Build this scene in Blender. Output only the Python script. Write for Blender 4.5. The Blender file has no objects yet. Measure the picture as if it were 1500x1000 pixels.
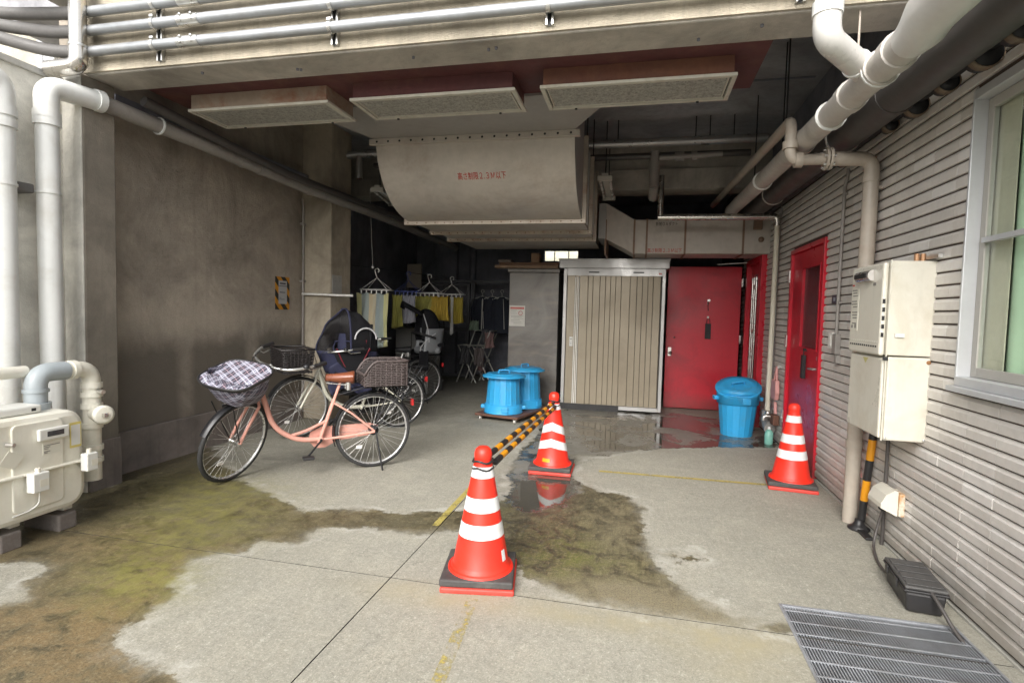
import bpy, bmesh, math, random
import numpy as np
from mathutils import Vector, Matrix
random.seed(7); np.random.seed(7)
rad = math.radians
scn = bpy.context.scene
COL = scn.collection

# ------------------------------------------------------------------ camera
cam_d = bpy.data.cameras.new('camera')
cam = bpy.data.objects.new('camera', cam_d); COL.objects.link(cam)
def cam_axes(yaw, pitch, roll):
    f = Vector((math.sin(yaw)*math.cos(pitch), math.cos(yaw)*math.cos(pitch), math.sin(pitch)))
    r = Vector((math.cos(yaw), -math.sin(yaw), 0)); u = r.cross(f)
    return r*math.cos(roll)+u*math.sin(roll), -r*math.sin(roll)+u*math.cos(roll), f
R_, U_, F_ = cam_axes(-.224774, -.0537818, .0255883)
cam.matrix_world = Matrix(((R_.x, U_.x, -F_.x, 0), (R_.y, U_.y, -F_.y, 0), (R_.z, U_.z, -F_.z, 1.4), (0, 0, 0, 1)))
cam_d.sensor_width = 36; cam_d.lens = 36*803.07/1500
cam_d.clip_start = .05; cam_d.clip_end = 900
scn.camera = cam

# ------------------------------------------------------------------ daylight
SUN_EL, SUN_AZ = rad(36), rad(-175)      # azimuth measured from +Y towards +X : behind the camera, slightly left
world = bpy.data.worlds.new('World'); scn.world = world; world.use_nodes = True
wn = world.node_tree.nodes; wl = world.node_tree.links
for n in list(wn): wn.remove(n)
sky = wn.new('ShaderNodeTexSky'); sky.sky_type = 'NISHITA'; sky.sun_disc = False
sky.sun_elevation = SUN_EL; sky.sun_rotation = SUN_AZ; sky.dust_density = 4.0; sky.air_density = 1.0
hs = wn.new('ShaderNodeHueSaturation'); hs.inputs['Saturation'].default_value = .22
bg = wn.new('ShaderNodeBackground'); bg.inputs['Strength'].default_value = .15
wo = wn.new('ShaderNodeOutputWorld')
wl.new(sky.outputs[0], hs.inputs['Color']); wl.new(hs.outputs[0], bg.inputs[0]); wl.new(bg.outputs[0], wo.inputs[0])
sun_d = bpy.data.lights.new('sun', 'SUN'); sun_d.energy = 1.15; sun_d.angle = rad(40); sun_d.color = (1, .96, .9)
sun = bpy.data.objects.new('sun', sun_d); COL.objects.link(sun)
sdir = Vector((math.sin(SUN_AZ)*math.cos(SUN_EL), math.cos(SUN_AZ)*math.cos(SUN_EL), math.sin(SUN_EL)))
sun.rotation_euler = sdir.to_track_quat('Z', 'Y').to_euler()
vs = scn.view_settings
scn.display_settings.display_device = 'sRGB'
vs.view_transform = 'Standard'; vs.look = 'None'; vs.gamma = 1; vs.use_curve_mapping = False
vs.exposure = 1.26
cy = scn.cycles
cy.max_bounces = 10; cy.diffuse_bounces = 7; cy.glossy_bounces = 4; cy.transmission_bounces = 6; cy.transparent_max_bounces = 8
cy.caustics_reflective = False; cy.caustics_refractive = False
cy.use_denoising = True
cy.sample_clamp_indirect = 4

# ------------------------------------------------------------------ materials
MATS = {}
def lin(c):
    return tuple(((x/12.92) if x <= .04045 else ((x+.055)/1.055)**2.4) for x in c)
class NT:
    def __init__(s, name):
        s.m = bpy.data.materials.new(name); s.m.use_nodes = True
        s.t = s.m.node_tree; s.n = s.t.nodes
        s.b = s.n['Principled BSDF']; s.out = s.n['Material Output']
    def new(s, typ, **kw):
        n = s.n.new(typ)
        for k, v in kw.items(): setattr(n, k, v)
        return n
    def link(s, a, b): s.t.links.new(a, b)
    def world(s):
        return s.new('ShaderNodeNewGeometry').outputs['Position']
    def coord(s, kind='Object', scale=(1, 1, 1), rot=(0, 0, 0)):
        tc = s.new('ShaderNodeTexCoord'); mp = s.new('ShaderNodeMapping')
        mp.inputs['Scale'].default_value = scale; mp.inputs['Rotation'].default_value = rot
        s.link(tc.outputs[kind], mp.inputs['Vector']); return mp.outputs[0]
    def noise(s, vec, scale, detail=4, rough=.6, dist=0):
        n = s.new('ShaderNodeTexNoise'); n.inputs['Scale'].default_value = scale
        n.inputs['Detail'].default_value = detail; n.inputs['Roughness'].default_value = rough; n.inputs['Distortion'].default_value = dist
        if vec is not None: s.link(vec, n.inputs['Vector'])
        return n.outputs['Fac']
    def ramp(s, fac, a, b, ca=0, cb=1, interp='LINEAR'):
        n = s.new('ShaderNodeMapRange'); n.interpolation_type = 'SMOOTHSTEP' if interp == 'S' else 'LINEAR'
        n.inputs[1].default_value = a; n.inputs[2].default_value = b; n.inputs[3].default_value = ca; n.inputs[4].default_value = cb
        s.link(fac, n.inputs[0]); return n.outputs[0]
    def math(s, op, a, b=None, c=None):
        n = s.new('ShaderNodeMath', operation=op)
        for i, v in enumerate((a, b, c)):
            if v is None: continue
            if isinstance(v, (int, float)): n.inputs[i].default_value = v
            else: s.link(v, n.inputs[i])
        return n.outputs[0]
    def mix(s, fac, a, b, blend='MIX'):
        n = s.new('ShaderNodeMix', data_type='RGBA', blend_type=blend)
        for i, v in ((0, fac), (6, a), (7, b)):
            if isinstance(v, (int, float)): n.inputs[i].default_value = v
            elif isinstance(v, tuple): n.inputs[i].default_value = (*v[:3], 1)
            else: s.link(v, n.inputs[i])
        return n.outputs[2]
    def bump(s, h, strength=.3, dist=.01):
        n = s.new('ShaderNodeBump'); n.inputs['Strength'].default_value = strength; n.inputs['Distance'].default_value = dist
        s.link(h, n.inputs['Height']); s.link(n.outputs[0], s.b.inputs['Normal'])
    def attr(s, name):
        n = s.new('ShaderNodeAttribute'); n.attribute_name = name; return n.outputs['Fac']

def mat(name, c, rough=.6, metal=0, var=.18, vs=5, bump=0, bs=60, dirt=None, da=.0, ds=3, streak=0, rvar=.15, spec=.5, coat=0, splash=None):
    """general weathered surface: base tone with mottling, grime patches, vertical run marks and fine relief"""
    if name in MATS: return MATS[name]
    t = NT(name); v = t.world()
    n1 = t.noise(v, vs, 6, .62); n2 = t.noise(v, vs*7, 3, .6)
    k = t.math('ADD', t.math('MULTIPLY', n1, .65), t.math('MULTIPLY', n2, .35))
    lo = tuple(x*(1-var) for x in c); hi = tuple(min(1, x*(1+var)) for x in c)
    colr = t.mix(t.ramp(k, .3, .7), lo, hi)
    if streak:
        sv = t.coord('Object', (9, 9, .7)); sn = t.noise(sv, 2.2, 5, .7)
        colr = t.mix(t.ramp(sn, .52, .78, 0, streak), colr, tuple(x*.45 for x in c))
    if dirt:
        dn = t.noise(v, ds, 7, .68, .4)
        colr = t.mix(t.ramp(dn, .5, .72, 0, da), colr, dirt)
    if splash:     # dried mud splashes near the ground and a few run marks
        sx = t.new('ShaderNodeSeparateXYZ'); t.link(v, sx.inputs[0])
        h = t.math('ADD', sx.outputs[2], t.math('MULTIPLY', t.math('SUBTRACT', t.noise(v, 5, 6, .75), .5), .5))
        colr = t.mix(t.ramp(h, .02, .30, .65, 0), colr, splash)
    t.link(colr, t.b.inputs['Base Color'])
    t.link(t.ramp(n1, .3, .7, max(.03, rough-rvar), min(1, rough+rvar)), t.b.inputs['Roughness'])
    t.b.inputs['Metallic'].default_value = metal
    t.b.inputs['Specular IOR Level'].default_value = spec
    if coat: t.b.inputs['Coat Weight'].default_value = coat; t.b.inputs['Coat Roughness'].default_value = .12
    if bump: t.bump(t.noise(v, bs, 5, .65), bump, .006)
    MATS[name] = t.m; return t.m

# ------------------------------------------------------------------ mesh builder
def frame_from(d, up=Vector((0, 0, 1))):
    d = d.normalized()
    if abs(d.dot(up)) > .97: up = Vector((0, 1, 0))
    x = up.cross(d).normalized(); return x, d.cross(x).normalized()
class MB:
    def __init__(s): s.v = []; s.f = []; s.mi = []; s.cur = 0; s.sm = []; s.smooth = False; s.M = None
    def add(s, vs, fs, smooth=None):
        o = len(s.v)
        s.v += [tuple(s.M @ Vector(p)) if s.M else tuple(p) for p in vs]
        for f in fs: s.f.append(tuple(i+o for i in f)); s.mi.append(s.cur); s.sm.append(s.smooth if smooth is None else smooth)
        return s
    def box(s, x0, y0, z0, x1, y1, z1):
        s.add([(x0,y0,z0),(x1,y0,z0),(x1,y1,z0),(x0,y1,z0),(x0,y0,z1),(x1,y0,z1),(x1,y1,z1),(x0,y1,z1)],
              [(0,3,2,1),(4,5,6,7),(0,1,5,4),(1,2,6,5),(2,3,7,6),(3,0,4,7)], False); return s
    def cbox(s, c, d): return s.box(c[0]-d[0]/2, c[1]-d[1]/2, c[2]-d[2]/2, c[0]+d[0]/2, c[1]+d[1]/2, c[2]+d[2]/2)
    def obox(s, p, q, w, h, up=Vector((0, 0, 1))):
        p, q = Vector(p), Vector(q); x, y = frame_from(q-p, up)
        vs = [a+x*(w/2*i)+y*(h/2*j) for a in (p, q) for i, j in ((-1,-1),(1,-1),(1,1),(-1,1))]
        return s.add(vs, [(0,3,2,1),(4,5,6,7),(0,1,5,4),(1,2,6,5),(2,3,7,6),(3,0,4,7)], False)
    def tube(s, pts, r, n=12, closed=False, caps=True):
        pts = [Vector(p) for p in pts]; m = len(pts)
        rs = r if isinstance(r, (list, tuple)) else [r]*m
        tang = []
        for i in range(m):
            a = pts[(i-1) % m] if (closed or i > 0) else pts[i]; b = pts[(i+1) % m] if (closed or i < m-1) else pts[i]
            d = b-a; tang.append(d.normalized() if d.length > 1e-9 else Vector((0, 0, 1)))
        x, y = frame_from(tang[0]); rings = []
        for i in range(m):
            if i:
                q = tang[i-1].rotation_difference(tang[i]); x = q @ x; y = q @ y
            rings.append([pts[i]+(x*math.cos(2*math.pi*k/n)+y*math.sin(2*math.pi*k/n))*rs[i] for k in range(n)])
        vs = [p for rg in rings for p in rg]; fs = []
        for i in range(m if closed else m-1):
            j = (i+1) % m
            for k in range(n): fs.append((i*n+k, i*n+(k+1) % n, j*n+(k+1) % n, j*n+k))
        s.add(vs, fs, True)
        if caps and not closed:
            s.add(rings[0], [tuple(range(n-1, -1, -1))], False); s.add(rings[-1], [tuple(range(n))], False)
        return s
    def lathe(s, prof, n=24, c=(0, 0, 0), axis=(0, 0, 1), smooth=True, a0=0, a1=2*math.pi):
        x, y = frame_from(Vector(axis)) if tuple(axis) != (0, 0, 1) else (Vector((1, 0, 0)), Vector((0, 1, 0)))
        ax = Vector(axis).normalized(); c = Vector(c); full = abs(a1-a0-2*math.pi) < 1e-6; m = n if full else n+1
        vs = []
        for r, z in prof:
            for k in range(m):
                a = a0+(a1-a0)*k/n; vs.append(c+ax*z+(x*math.cos(a)+y*math.sin(a))*r)
        fs = []
        for i in range(len(prof)-1):
            for k in range(n): fs.append((i*m+k, i*m+(k+1) % m, (i+1)*m+(k+1) % m, (i+1)*m+k))
        return s.add(vs, fs, smooth)
    def prism(s, poly, axis, a, b):
        """poly: 2-D points in the two remaining axes (cyclic order x,y,z); extruded from a to b along axis"""
        def P(u, v, w): return {0: (w, u, v), 1: (u, w, v), 2: (u, v, w)}[axis]
        n = len(poly); vs = [P(u, v, a) for u, v in poly]+[P(u, v, b) for u, v in poly]
        fs = [tuple(range(n)), tuple(range(2*n-1, n-1, -1))]+[(i, (i+1) % n, n+(i+1) % n, n+i) for i in range(n)]
        return s.add(vs, fs, False)
    def grid(s, fn, nu, nv, smooth=True):
        vs = [fn(i/nu, j/nv) for j in range(nv+1) for i in range(nu+1)]
        fs = [(j*(nu+1)+i, j*(nu+1)+i+1, (j+1)*(nu+1)+i+1, (j+1)*(nu+1)+i) for j in range(nv) for i in range(nu)]
        return s.add(vs, fs, smooth)
    def mesh(s, name, mats):
        me = bpy.data.meshes.new(name)
        me.from_pydata(s.v, [], s.f)
        if not isinstance(mats, (list, tuple)): mats = [mats]
        for m in mats: me.materials.append(m)
        me.polygons.foreach_set('material_index', s.mi); me.polygons.foreach_set('use_smooth', s.sm)
        bm = bmesh.new(); bm.from_mesh(me); bmesh.ops.recalc_face_normals(bm, faces=bm.faces); bm.to_mesh(me); bm.free()
        me.update(); return me

def tag(o, label=None, cat=None, group=None, kind=None):
    if label: o['label'] = label
    if cat: o['category'] = cat
    if group: o['group'] = group
    if kind: o['kind'] = kind
    return o
def thing(name, label, cat, loc=(0, 0, 0), rz=0, group=None):
    o = bpy.data.objects.new(name, None); COL.objects.link(o); o.location = loc; o.rotation_euler = (0, 0, rz)
    o.empty_display_size = .1
    return tag(o, label, cat, group)
def part(root, name, mb, m, bev=0, solid=0, sub=0, world=False, label=None, kind=None):
    """link a mesh as child of root; world=True: vertices are given in world space (root unrotated)"""
    me = mb if isinstance(mb, bpy.types.Mesh) else mb.mesh(name, m)
    o = bpy.data.objects.new(name, me); COL.objects.link(o)
    if root is not None:
        o.parent = root
        if world:
            p = Vector((0, 0, 0)); q = root
            while q: p += Vector(q.location); q = q.parent
            o.location = -p
    if solid: md = o.modifiers.new('thick', 'SOLIDIFY'); md.thickness = solid; md.offset = 0
    if bev:
        md = o.modifiers.new('bevel', 'BEVEL'); md.width = bev; md.segments = 2; md.limit_method = 'ANGLE'; md.angle_limit = rad(40)
    if sub: md = o.modifiers.new('sub', 'SUBSURF'); md.levels = sub; md.render_levels = sub
    if label: o['label'] = label
    if kind: o['kind'] = kind
    return o
def single(name, mb, m, label=None, cat=None, group=None, kind=None, loc=None, **k):
    """a thing that is one mesh"""
    o = part(None, name, mb, m, **k)
    if loc: o.location = loc
    return tag(o, label, cat, group, kind)
def copy_tree(o, parent=None):
    c = o.copy(); COL.objects.link(c); c.parent = parent
    for ch in list(o.children): copy_tree(ch, c)
    return c
def text_mesh(name, body, size, m, extrude=0, shear=0, sx=1):
    cu = bpy.data.curves.new(name, 'FONT'); cu.body = body; cu.size = size; cu.align_x = 'LEFT'; cu.offset = size*.004; cu.extrude = extrude
    o = bpy.data.objects.new(name, cu); COL.objects.link(o)
    dg = bpy.context.evaluated_depsgraph_get(); me = bpy.data.meshes.new_from_object(o.evaluated_get(dg))
    bpy.data.objects.remove(o); bpy.data.curves.remove(cu)
    me.name = name; me.materials.clear(); me.materials.append(m)
    if sx != 1:
        for v in me.vertices: v.co.x *= sx
    return me
def arc(c, r, a0, a1, u, v, n=6):
    c, u, v = Vector(c), Vector(u), Vector(v)
    return [c+u*(r*math.cos(a0+(a1-a0)*i/n))+v*(r*math.sin(a0+(a1-a0)*i/n)) for i in range(n+1)]
def bent(pts, r=.1, n=6):
    """polyline with its corners rounded"""
    pts = [Vector(p) for p in pts]; out = [pts[0]]
    for a, b, c in zip(pts, pts[1:], pts[2:]):
        d1 = (a-b); d2 = (c-b); k = min(r, d1.length*.49, d2.length*.49)
        p, q = b+d1.normalized()*k, b+d2.normalized()*k
        for i in range(n+1):
            t = i/n; out.append(p*(1-t)**2+b*2*t*(1-t)+q*t*t)
    out.append(pts[-1]); return out
# ------------------------------------------------------------------ ground and concrete floor
WET_A = [(-3.87,3.32),(-4.2,3.5),(-4.2,4.6),(-4.0,4.5),(-3.13,3.77),(-2.4,3.41),(-2.17,3.3),(-2.05,3.36),(-1.88,3.43),(-1.69,3.42),(-1.49,3.48),(-1.31,3.53),(-1.06,3.68),(-0.93,3.33),(-1.18,3.2),(-1.34,3.13),(-1.67,3.15),(-1.9,3.06),(-1.92,2.83),(-2.14,2.77),(-2.14,2.64),(-2.3,2.55),(-2.35,2.47),(-2.25,2.27),(-2.1,2.1),(-2.08,1.98),(-2.09,1.89),(-2.06,1.77),(-1.98,1.72),(-1.84,1.7),(-1.72,1.69),(-1.59,1.65),(-1.46,1.57),(-1.6,1.2),(-2.27,1.1),(-2.88,1.66),(-2.81,1.87),(-2.77,1.93),(-2.87,2.04),(-2.94,2.2),(-3.07,2.23),(-3.26,2.17),(-3.49,2.14),(-4.2,2.22),(-4.2,3.0)]
WET_B = [(-0.76,3.1),(-0.56,2.78),(-0.36,2.7),(-0.16,2.64),(0.03,2.61),(0.33,2.61),(0.5,2.61),(0.71,2.62),(0.71,2.67),(0.48,2.65),(0.41,2.74),(0.3,2.88),(0.14,3.12),(0.09,3.49),(0.08,4.04),(-0.04,4.28),(-0.27,4.36),(-0.46,4.54),(-0.57,4.8),(-0.49,5.18),(-0.75,5.74),(-1.07,6.02),(-1.12,5.51),(-1.06,4.64),(-0.94,4.19),(-0.93,3.86),(-1.03,3.68),(-0.89,3.34)]
WET_C = [(-1.04,5.86),(-1.16,6.7),(-1.14,7.44),(-0.95,8.0),(-0.28,8.1),(0.48,8.3),(1.17,7.9),(1.59,7.2),(1.56,6.42),(1.1,6.27),(0.51,6.04),(0.02,5.75),(-0.31,5.42),(-0.64,5.39),(-0.86,5.45)]
WET_S = [(0.19,3.28),(0.27,3.34),(0.31,3.26),(0.38,3.4),(0.37,3.29),(0.42,3.29),(0.34,3.21),(0.3,3.16),(0.24,3.22)]
def sdist(P, poly):
    q = np.array(poly); n = len(q); d = np.full(len(P), 1e9); ins = np.zeros(len(P), bool)
    for i in range(n):
        a, b = q[i], q[(i+1) % n]; e = b-a; w = P-a
        t = np.clip((w@e)/(e@e), 0, 1); d = np.minimum(d, np.hypot(*(w-t[:, None]*e).T))
        c = ((a[1] > P[:, 1]) != (b[1] > P[:, 1])); dy = (b[1]-a[1]) or 1e-9
        ins ^= c & (P[:, 0] < a[0]+(P[:, 1]-a[1])*e[0]/dy)
    return np.where(ins, d, -d)
def gau(P, lst):
    o = np.zeros(len(P))
    for x, y, rx, ry, w in lst: o += w*np.exp(-((P[:, 0]-x)/rx)**2-((P[:, 1]-y)/ry)**2)
    return o
def floor_attrs(me):
    n = len(me.vertices); co = np.empty(n*3); me.vertices.foreach_get('co', co); P = co.reshape(-1, 3)[:, :2]
    a, b, c, s = (np.clip(sdist(P, q), -.5, .5) for q in (WET_A, WET_B, WET_C, WET_S))
    vals = dict(wet=np.maximum(np.maximum(a, b), np.maximum(c, s)), weta=a, pud=np.maximum(c, np.minimum(b, gau(P, [(-.7, 4.5, .28, .7, .5), (-.75, 5.4, .3, .6, .5)])-.15)),
        moss=gau(P, [(-2.46,2.27,.28,.18,1), (-2.62,2.62,.35,.28,.7), (-2.75,3.0,.5,.32,.75), (-2.95,3.45,.5,.35,.55), (-2.3,2.1,.25,.2,.6), (-3.3,3.6,.5,.4,.35)]),
        rust=gau(P, [(-2.2,2.45,.3,.25,.9), (-2.5,1.75,.6,.35,1), (-3.0,2.5,.4,.3,.8), (-2.25,2.0,.2,.3,.8), (-1.9,1.62,.3,.15,.9)]),
        green=gau(P, [(-.37,3.2,.3,.4,.9), (-.25,2.9,.35,.3,1), (-.95,4.0,.12,.35,.9), (-1.0,3.6,.15,.3,.6), (.55,2.6,.3,.12,.7)]),
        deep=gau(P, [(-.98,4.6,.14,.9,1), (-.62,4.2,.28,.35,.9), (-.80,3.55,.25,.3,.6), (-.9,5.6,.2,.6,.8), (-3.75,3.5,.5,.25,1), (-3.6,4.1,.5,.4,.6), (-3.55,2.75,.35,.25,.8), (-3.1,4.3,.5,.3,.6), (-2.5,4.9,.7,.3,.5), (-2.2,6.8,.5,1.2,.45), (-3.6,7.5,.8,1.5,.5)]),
        soft=gau(P, [(-.1,2.65,.5,.13,1.2), (.45,2.65,.35,.12,1.2), (-2.0,3.0,.3,.2,.5), (-2.3,2.45,.15,.3,.5), (-1.2,1.9,.2,.2,.0)]),
        pale=gau(P, [(.0,2.75,.5,.2,1), (.3,2.7,.4,.15,1), (-.1,3.5,.16,.5,.5), (-2.0,1.7,.5,.2,.4)]),
        tan=gau(P, [(-.55,2.5,.6,.1,.9), (.3,2.5,.5,.12,.9), (.45,2.3,.25,.3,.7), (-1.0,2.45,.3,.1,.6)]))
    for k, v in vals.items():
        at = me.attributes.new(k, 'FLOAT', 'POINT'); at.data.foreach_set('value', v.astype(np.float32))
def floor_material():
    t = NT('weathered_concrete'); v = t.coord()
    big = t.noise(v, .9, 6, .62, .3); mid = t.noise(v, 5, 8, .7, .3); fine = t.noise(v, 60, 4, .75)
    br = t.noise(t.coord('Object', (16, 2.2, 1), (0, 0, .5)), 3.2, 6, .7)      # trowel / brush drag
    base = t.mix(t.ramp(big, .3, .7), (.27, .255, .205), (.385, .365, .30))
    base = t.mix(t.ramp(mid, .35, .7, 0, .75), base, (.24, .235, .20))
    base = t.mix(t.ramp(br, .42, .75, 0, .28), base, (.47, .455, .385))
    base = t.mix(t.ramp(fine, .46, .66, 0, .7), base, (.15, .142, .115))
    base = t.mix(t.ramp(t.noise(v, 30, 5, .9), .54, .66, 0, .6), base, (.58, .56, .48))
    base = t.mix(t.ramp(t.noise(v, 130, 3, .8), .5, .66, 0, .6), base, (.12, .115, .095))
    base = t.mix(t.ramp(t.noise(v, 75, 4, .85), .55, .66, 0, .55), base, (.60, .58, .50))
    base = t.mix(t.math('MULTIPLY', t.attr('tan'), t.ramp(mid, .3, .65, .1, .75)), base, (.33, .29, .185))
    vo = t.new('ShaderNodeTexVoronoi', feature='DISTANCE_TO_EDGE'); vo.inputs['Scale'].default_value = 9
    wv = t.new('ShaderNodeVectorMath', operation='ADD'); nz = t.new('ShaderNodeTexNoise'); nz.inputs['Scale'].default_value = 6; nz.inputs['Detail'].default_value = 5
    sc = t.new('ShaderNodeVectorMath', operation='SCALE'); sc.inputs['Scale'].default_value = .22
    t.link(v, nz.inputs['Vector']); t.link(nz.outputs['Color'], sc.inputs[0]); t.link(v, wv.inputs[0]); t.link(sc.outputs[0], wv.inputs[1]); t.link(wv.outputs[0], vo.inputs['Vector'])
    craz = t.math('MULTIPLY', t.ramp(vo.outputs['Distance'], 0, .018, 1, 0), t.ramp(t.noise(v, 1.3, 3), .52, .66, 0, .6))
    base = t.mix(craz, base, (.10, .095, .08))
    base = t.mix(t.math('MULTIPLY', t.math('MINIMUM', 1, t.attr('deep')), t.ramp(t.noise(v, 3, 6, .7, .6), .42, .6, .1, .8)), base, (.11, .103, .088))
    # signed distance to the wet outline, roughened at several sizes
    edge = t.math('ADD', t.math('MULTIPLY', t.math('SUBTRACT', t.noise(v, 5, 6, .7), .5), .30), t.math('MULTIPLY', t.math('SUBTRACT', t.noise(v, 28, 5, .7), .5), .09))
    edge = t.math('ADD', edge, t.math('MULTIPLY', t.math('SUBTRACT', br, .5), .04))
    we = t.math('ADD', t.attr('wet'), edge); soft = t.math('MINIMUM', 1, t.math('ADD', t.ramp(t.noise(v, 2.3, 4, .6), .43, .60, 0, .9), t.attr('soft')))
    wm = t.new('ShaderNodeMix', data_type='FLOAT'); t.link(soft, wm.inputs[0]); t.link(t.ramp(we, -.004, .012, 0, 1, 'S'), wm.inputs[2]); t.link(t.ramp(we, -.09, .10, 0, 1, 'S'), wm.inputs[3]); w = wm.outputs[0]
    rim = t.ramp(t.math('ABSOLUTE', t.math('ADD', t.attr('wet'), t.math('SUBTRACT', edge, -.03))), .0, .05, 1, 0)
    base = t.mix(t.math('MULTIPLY', rim, t.ramp(mid, .4, .62, 0, .5)), base, (.60, .585, .53))     # lime bloom round the wet
    wa = t.ramp(t.math('ADD', t.attr('weta'), edge), -.03, .03)
    n8 = t.noise(v, 8, 7, .72, .5); n2 = t.noise(v, 2.2, 5, .65)
    brown = t.mix(t.ramp(n8, .38, .62), (.055, .046, .026), (.175, .145, .082))
    brown = t.mix(t.ramp(n2, .45, .65, 0, .75), brown, (.13, .118, .075))
    brown = t.mix(t.math('MULTIPLY', t.attr('rust'), t.ramp(n8, .35, .62)), brown, (.205, .145, .072))
    dark = t.mix(t.ramp(n8, .40, .62), (.040, .036, .022), (.20, .17, .10))
    dark = t.mix(t.ramp(t.noise(t.coord('Object', (14, 1.6, 1)), 3, 6, .75), .46, .66, 0, .75), dark, (.042, .038, .024))
    dark = t.mix(t.math('MULTIPLY', t.attr('green'), t.ramp(n8, .42, .62, 0, .8)), dark, (.12, .125, .03))
    dark = t.mix(t.ramp(t.noise(t.coord('Object', (22, 7, 1)), 1.5, 6, .78), .54, .68, 0, .6), dark, (.27, .235, .135))
    dark = t.mix(t.math('MULTIPLY', t.attr('pale'), t.ramp(n8, .3, .6, .35, .9)), dark, (.235, .205, .135))
    wetc = t.mix(wa, dark, brown)
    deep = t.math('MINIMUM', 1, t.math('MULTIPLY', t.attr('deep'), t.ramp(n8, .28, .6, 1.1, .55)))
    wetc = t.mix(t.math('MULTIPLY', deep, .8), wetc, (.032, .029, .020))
    gr = t.noise(v, 120, 3, .8); g2 = t.noise(v, 42, 5, .8)
    wetc = t.mix(t.ramp(gr, .46, .64, 0, .65), wetc, (.026, .022, .013))
    wetc = t.mix(t.ramp(g2, .52, .63, 0, .5), wetc, (.29, .245, .145))
    p = t.ramp(t.math('ADD', t.attr('pud'), t.math('MULTIPLY', edge, 1.2)), -.01, .03)
    pdry = t.ramp(t.noise(v, 1.7, 6, .62, .6), .47, .57, 1, .0)                  # damp film broken by drier islands
    wetc = t.mix(t.math('MULTIPLY', p, .8), wetc, t.mix(pdry, (.215, .208, .185), (.052, .049, .043)))
    colr = t.mix(w, base, wetc)
    ms = t.math('MULTIPLY', t.attr('moss'), t.ramp(t.noise(v, 11, 7, .75, .3), .34, .62))
    colr = t.mix(t.math('MINIMUM', t.math('MULTIPLY', ms, .85), .75), colr, (.215, .202, .058))
    t.link(colr, t.b.inputs['Base Color'])
    rd = t.ramp(mid, .3, .7, .70, .92); rw = t.ramp(n8, .3, .7, .30, .62)
    r = t.new('ShaderNodeMix', data_type='FLOAT'); t.link(w, r.inputs[0]); t.link(rd, r.inputs[2]); t.link(rw, r.inputs[3])
    r2 = t.new('ShaderNodeMix', data_type='FLOAT'); t.link(t.math('MULTIPLY', p, pdry), r2.inputs[0]); t.link(r.outputs[0], r2.inputs[2]); r2.inputs[3].default_value = .04
    t.link(r2.outputs[0], t.b.inputs['Roughness'])
    hgt = t.math('ADD', t.math('MULTIPLY', mid, .6), t.math('ADD', t.math('MULTIPLY', fine, .22), t.math('MULTIPLY', br, .35)))
    hgt = t.math('MULTIPLY', hgt, t.math('SUBTRACT', 1.02, t.math('MULTIPLY', p, pdry)))
    t.bump(hgt, .55, .012)
    return t.m
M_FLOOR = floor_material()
PIT = (.725, 1.2, 1.48, 2.862)
gm = MB()
for x0, y0, x1, y1 in ((-300,-300,300,PIT[1]), (-300,PIT[3],300,300), (-300,PIT[1],PIT[0],PIT[3]), (PIT[2],PIT[1],300,PIT[3])):
    gm.add([(x0,y0,-.014),(x1,y0,-.014),(x1,y1,-.014),(x0,y1,-.014)], [(0,1,2,3)])
single('ground', gm, mat('ground_concrete', (.22,.21,.185), .9, 0, .2, .8), kind='structure')
M_JOINT = mat('dark_joint', (.03,.028,.024), .9)
floor = bpy.data.objects.new('concrete_floor', None); COL.objects.link(floor); floor['kind'] = 'structure'
def lines(a, b, fine, coarse, lim=5.4):
    out = [a]; x = a
    while x < b-1e-6:
        x = min(b, x+(fine if x < lim else coarse)); out.append(x)
    return out
def slab(x0, x1, y0, y1):
    ys = sorted(set(lines(y0, y1, .03, .07)+[v for v in (PIT[1], PIT[3]) if y0 < v < y1]))
    xs = sorted(set([x0+(x1-x0)*i/round((x1-x0)/.032) for i in range(round((x1-x0)/.032)+1)]+[v for v in (PIT[0], PIT[2]) if x0 < v < x1]))
    nx, ny = len(xs), len(ys); mb = MB()
    mb.v = [(x, y, 0) for y in ys for x in xs]
    for j in range(ny-1):
        for i in range(nx-1):
            cx, cyy = (xs[i]+xs[i+1])/2, (ys[j]+ys[j+1])/2
            if PIT[0] < cx < PIT[2] and PIT[1] < cyy < PIT[3]: continue
            mb.f.append((j*nx+i, j*nx+i+1, (j+1)*nx+i+1, (j+1)*nx+i)); mb.mi.append(0); mb.sm.append(False)
    def side(p, q): mb.add([(*p,0),(*q,0),(*q,-.0135),(*p,-.0135)], [(0,1,2,3)], False)
    side((x0,y0),(x1,y0)); side((x1,y0),(x1,y1)); side((x1,y1),(x0,y1)); side((x0,y1),(x0,y0))
    for k in range(len(mb.f)-4, len(mb.f)): mb.mi[k] = 1
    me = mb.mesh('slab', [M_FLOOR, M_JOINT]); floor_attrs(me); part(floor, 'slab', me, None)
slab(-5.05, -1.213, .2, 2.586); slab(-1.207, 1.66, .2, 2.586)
slab(-5.05, -1.212, 2.591, 11.7); slab(-1.207, 1.66, 2.591, 11.7)
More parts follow.
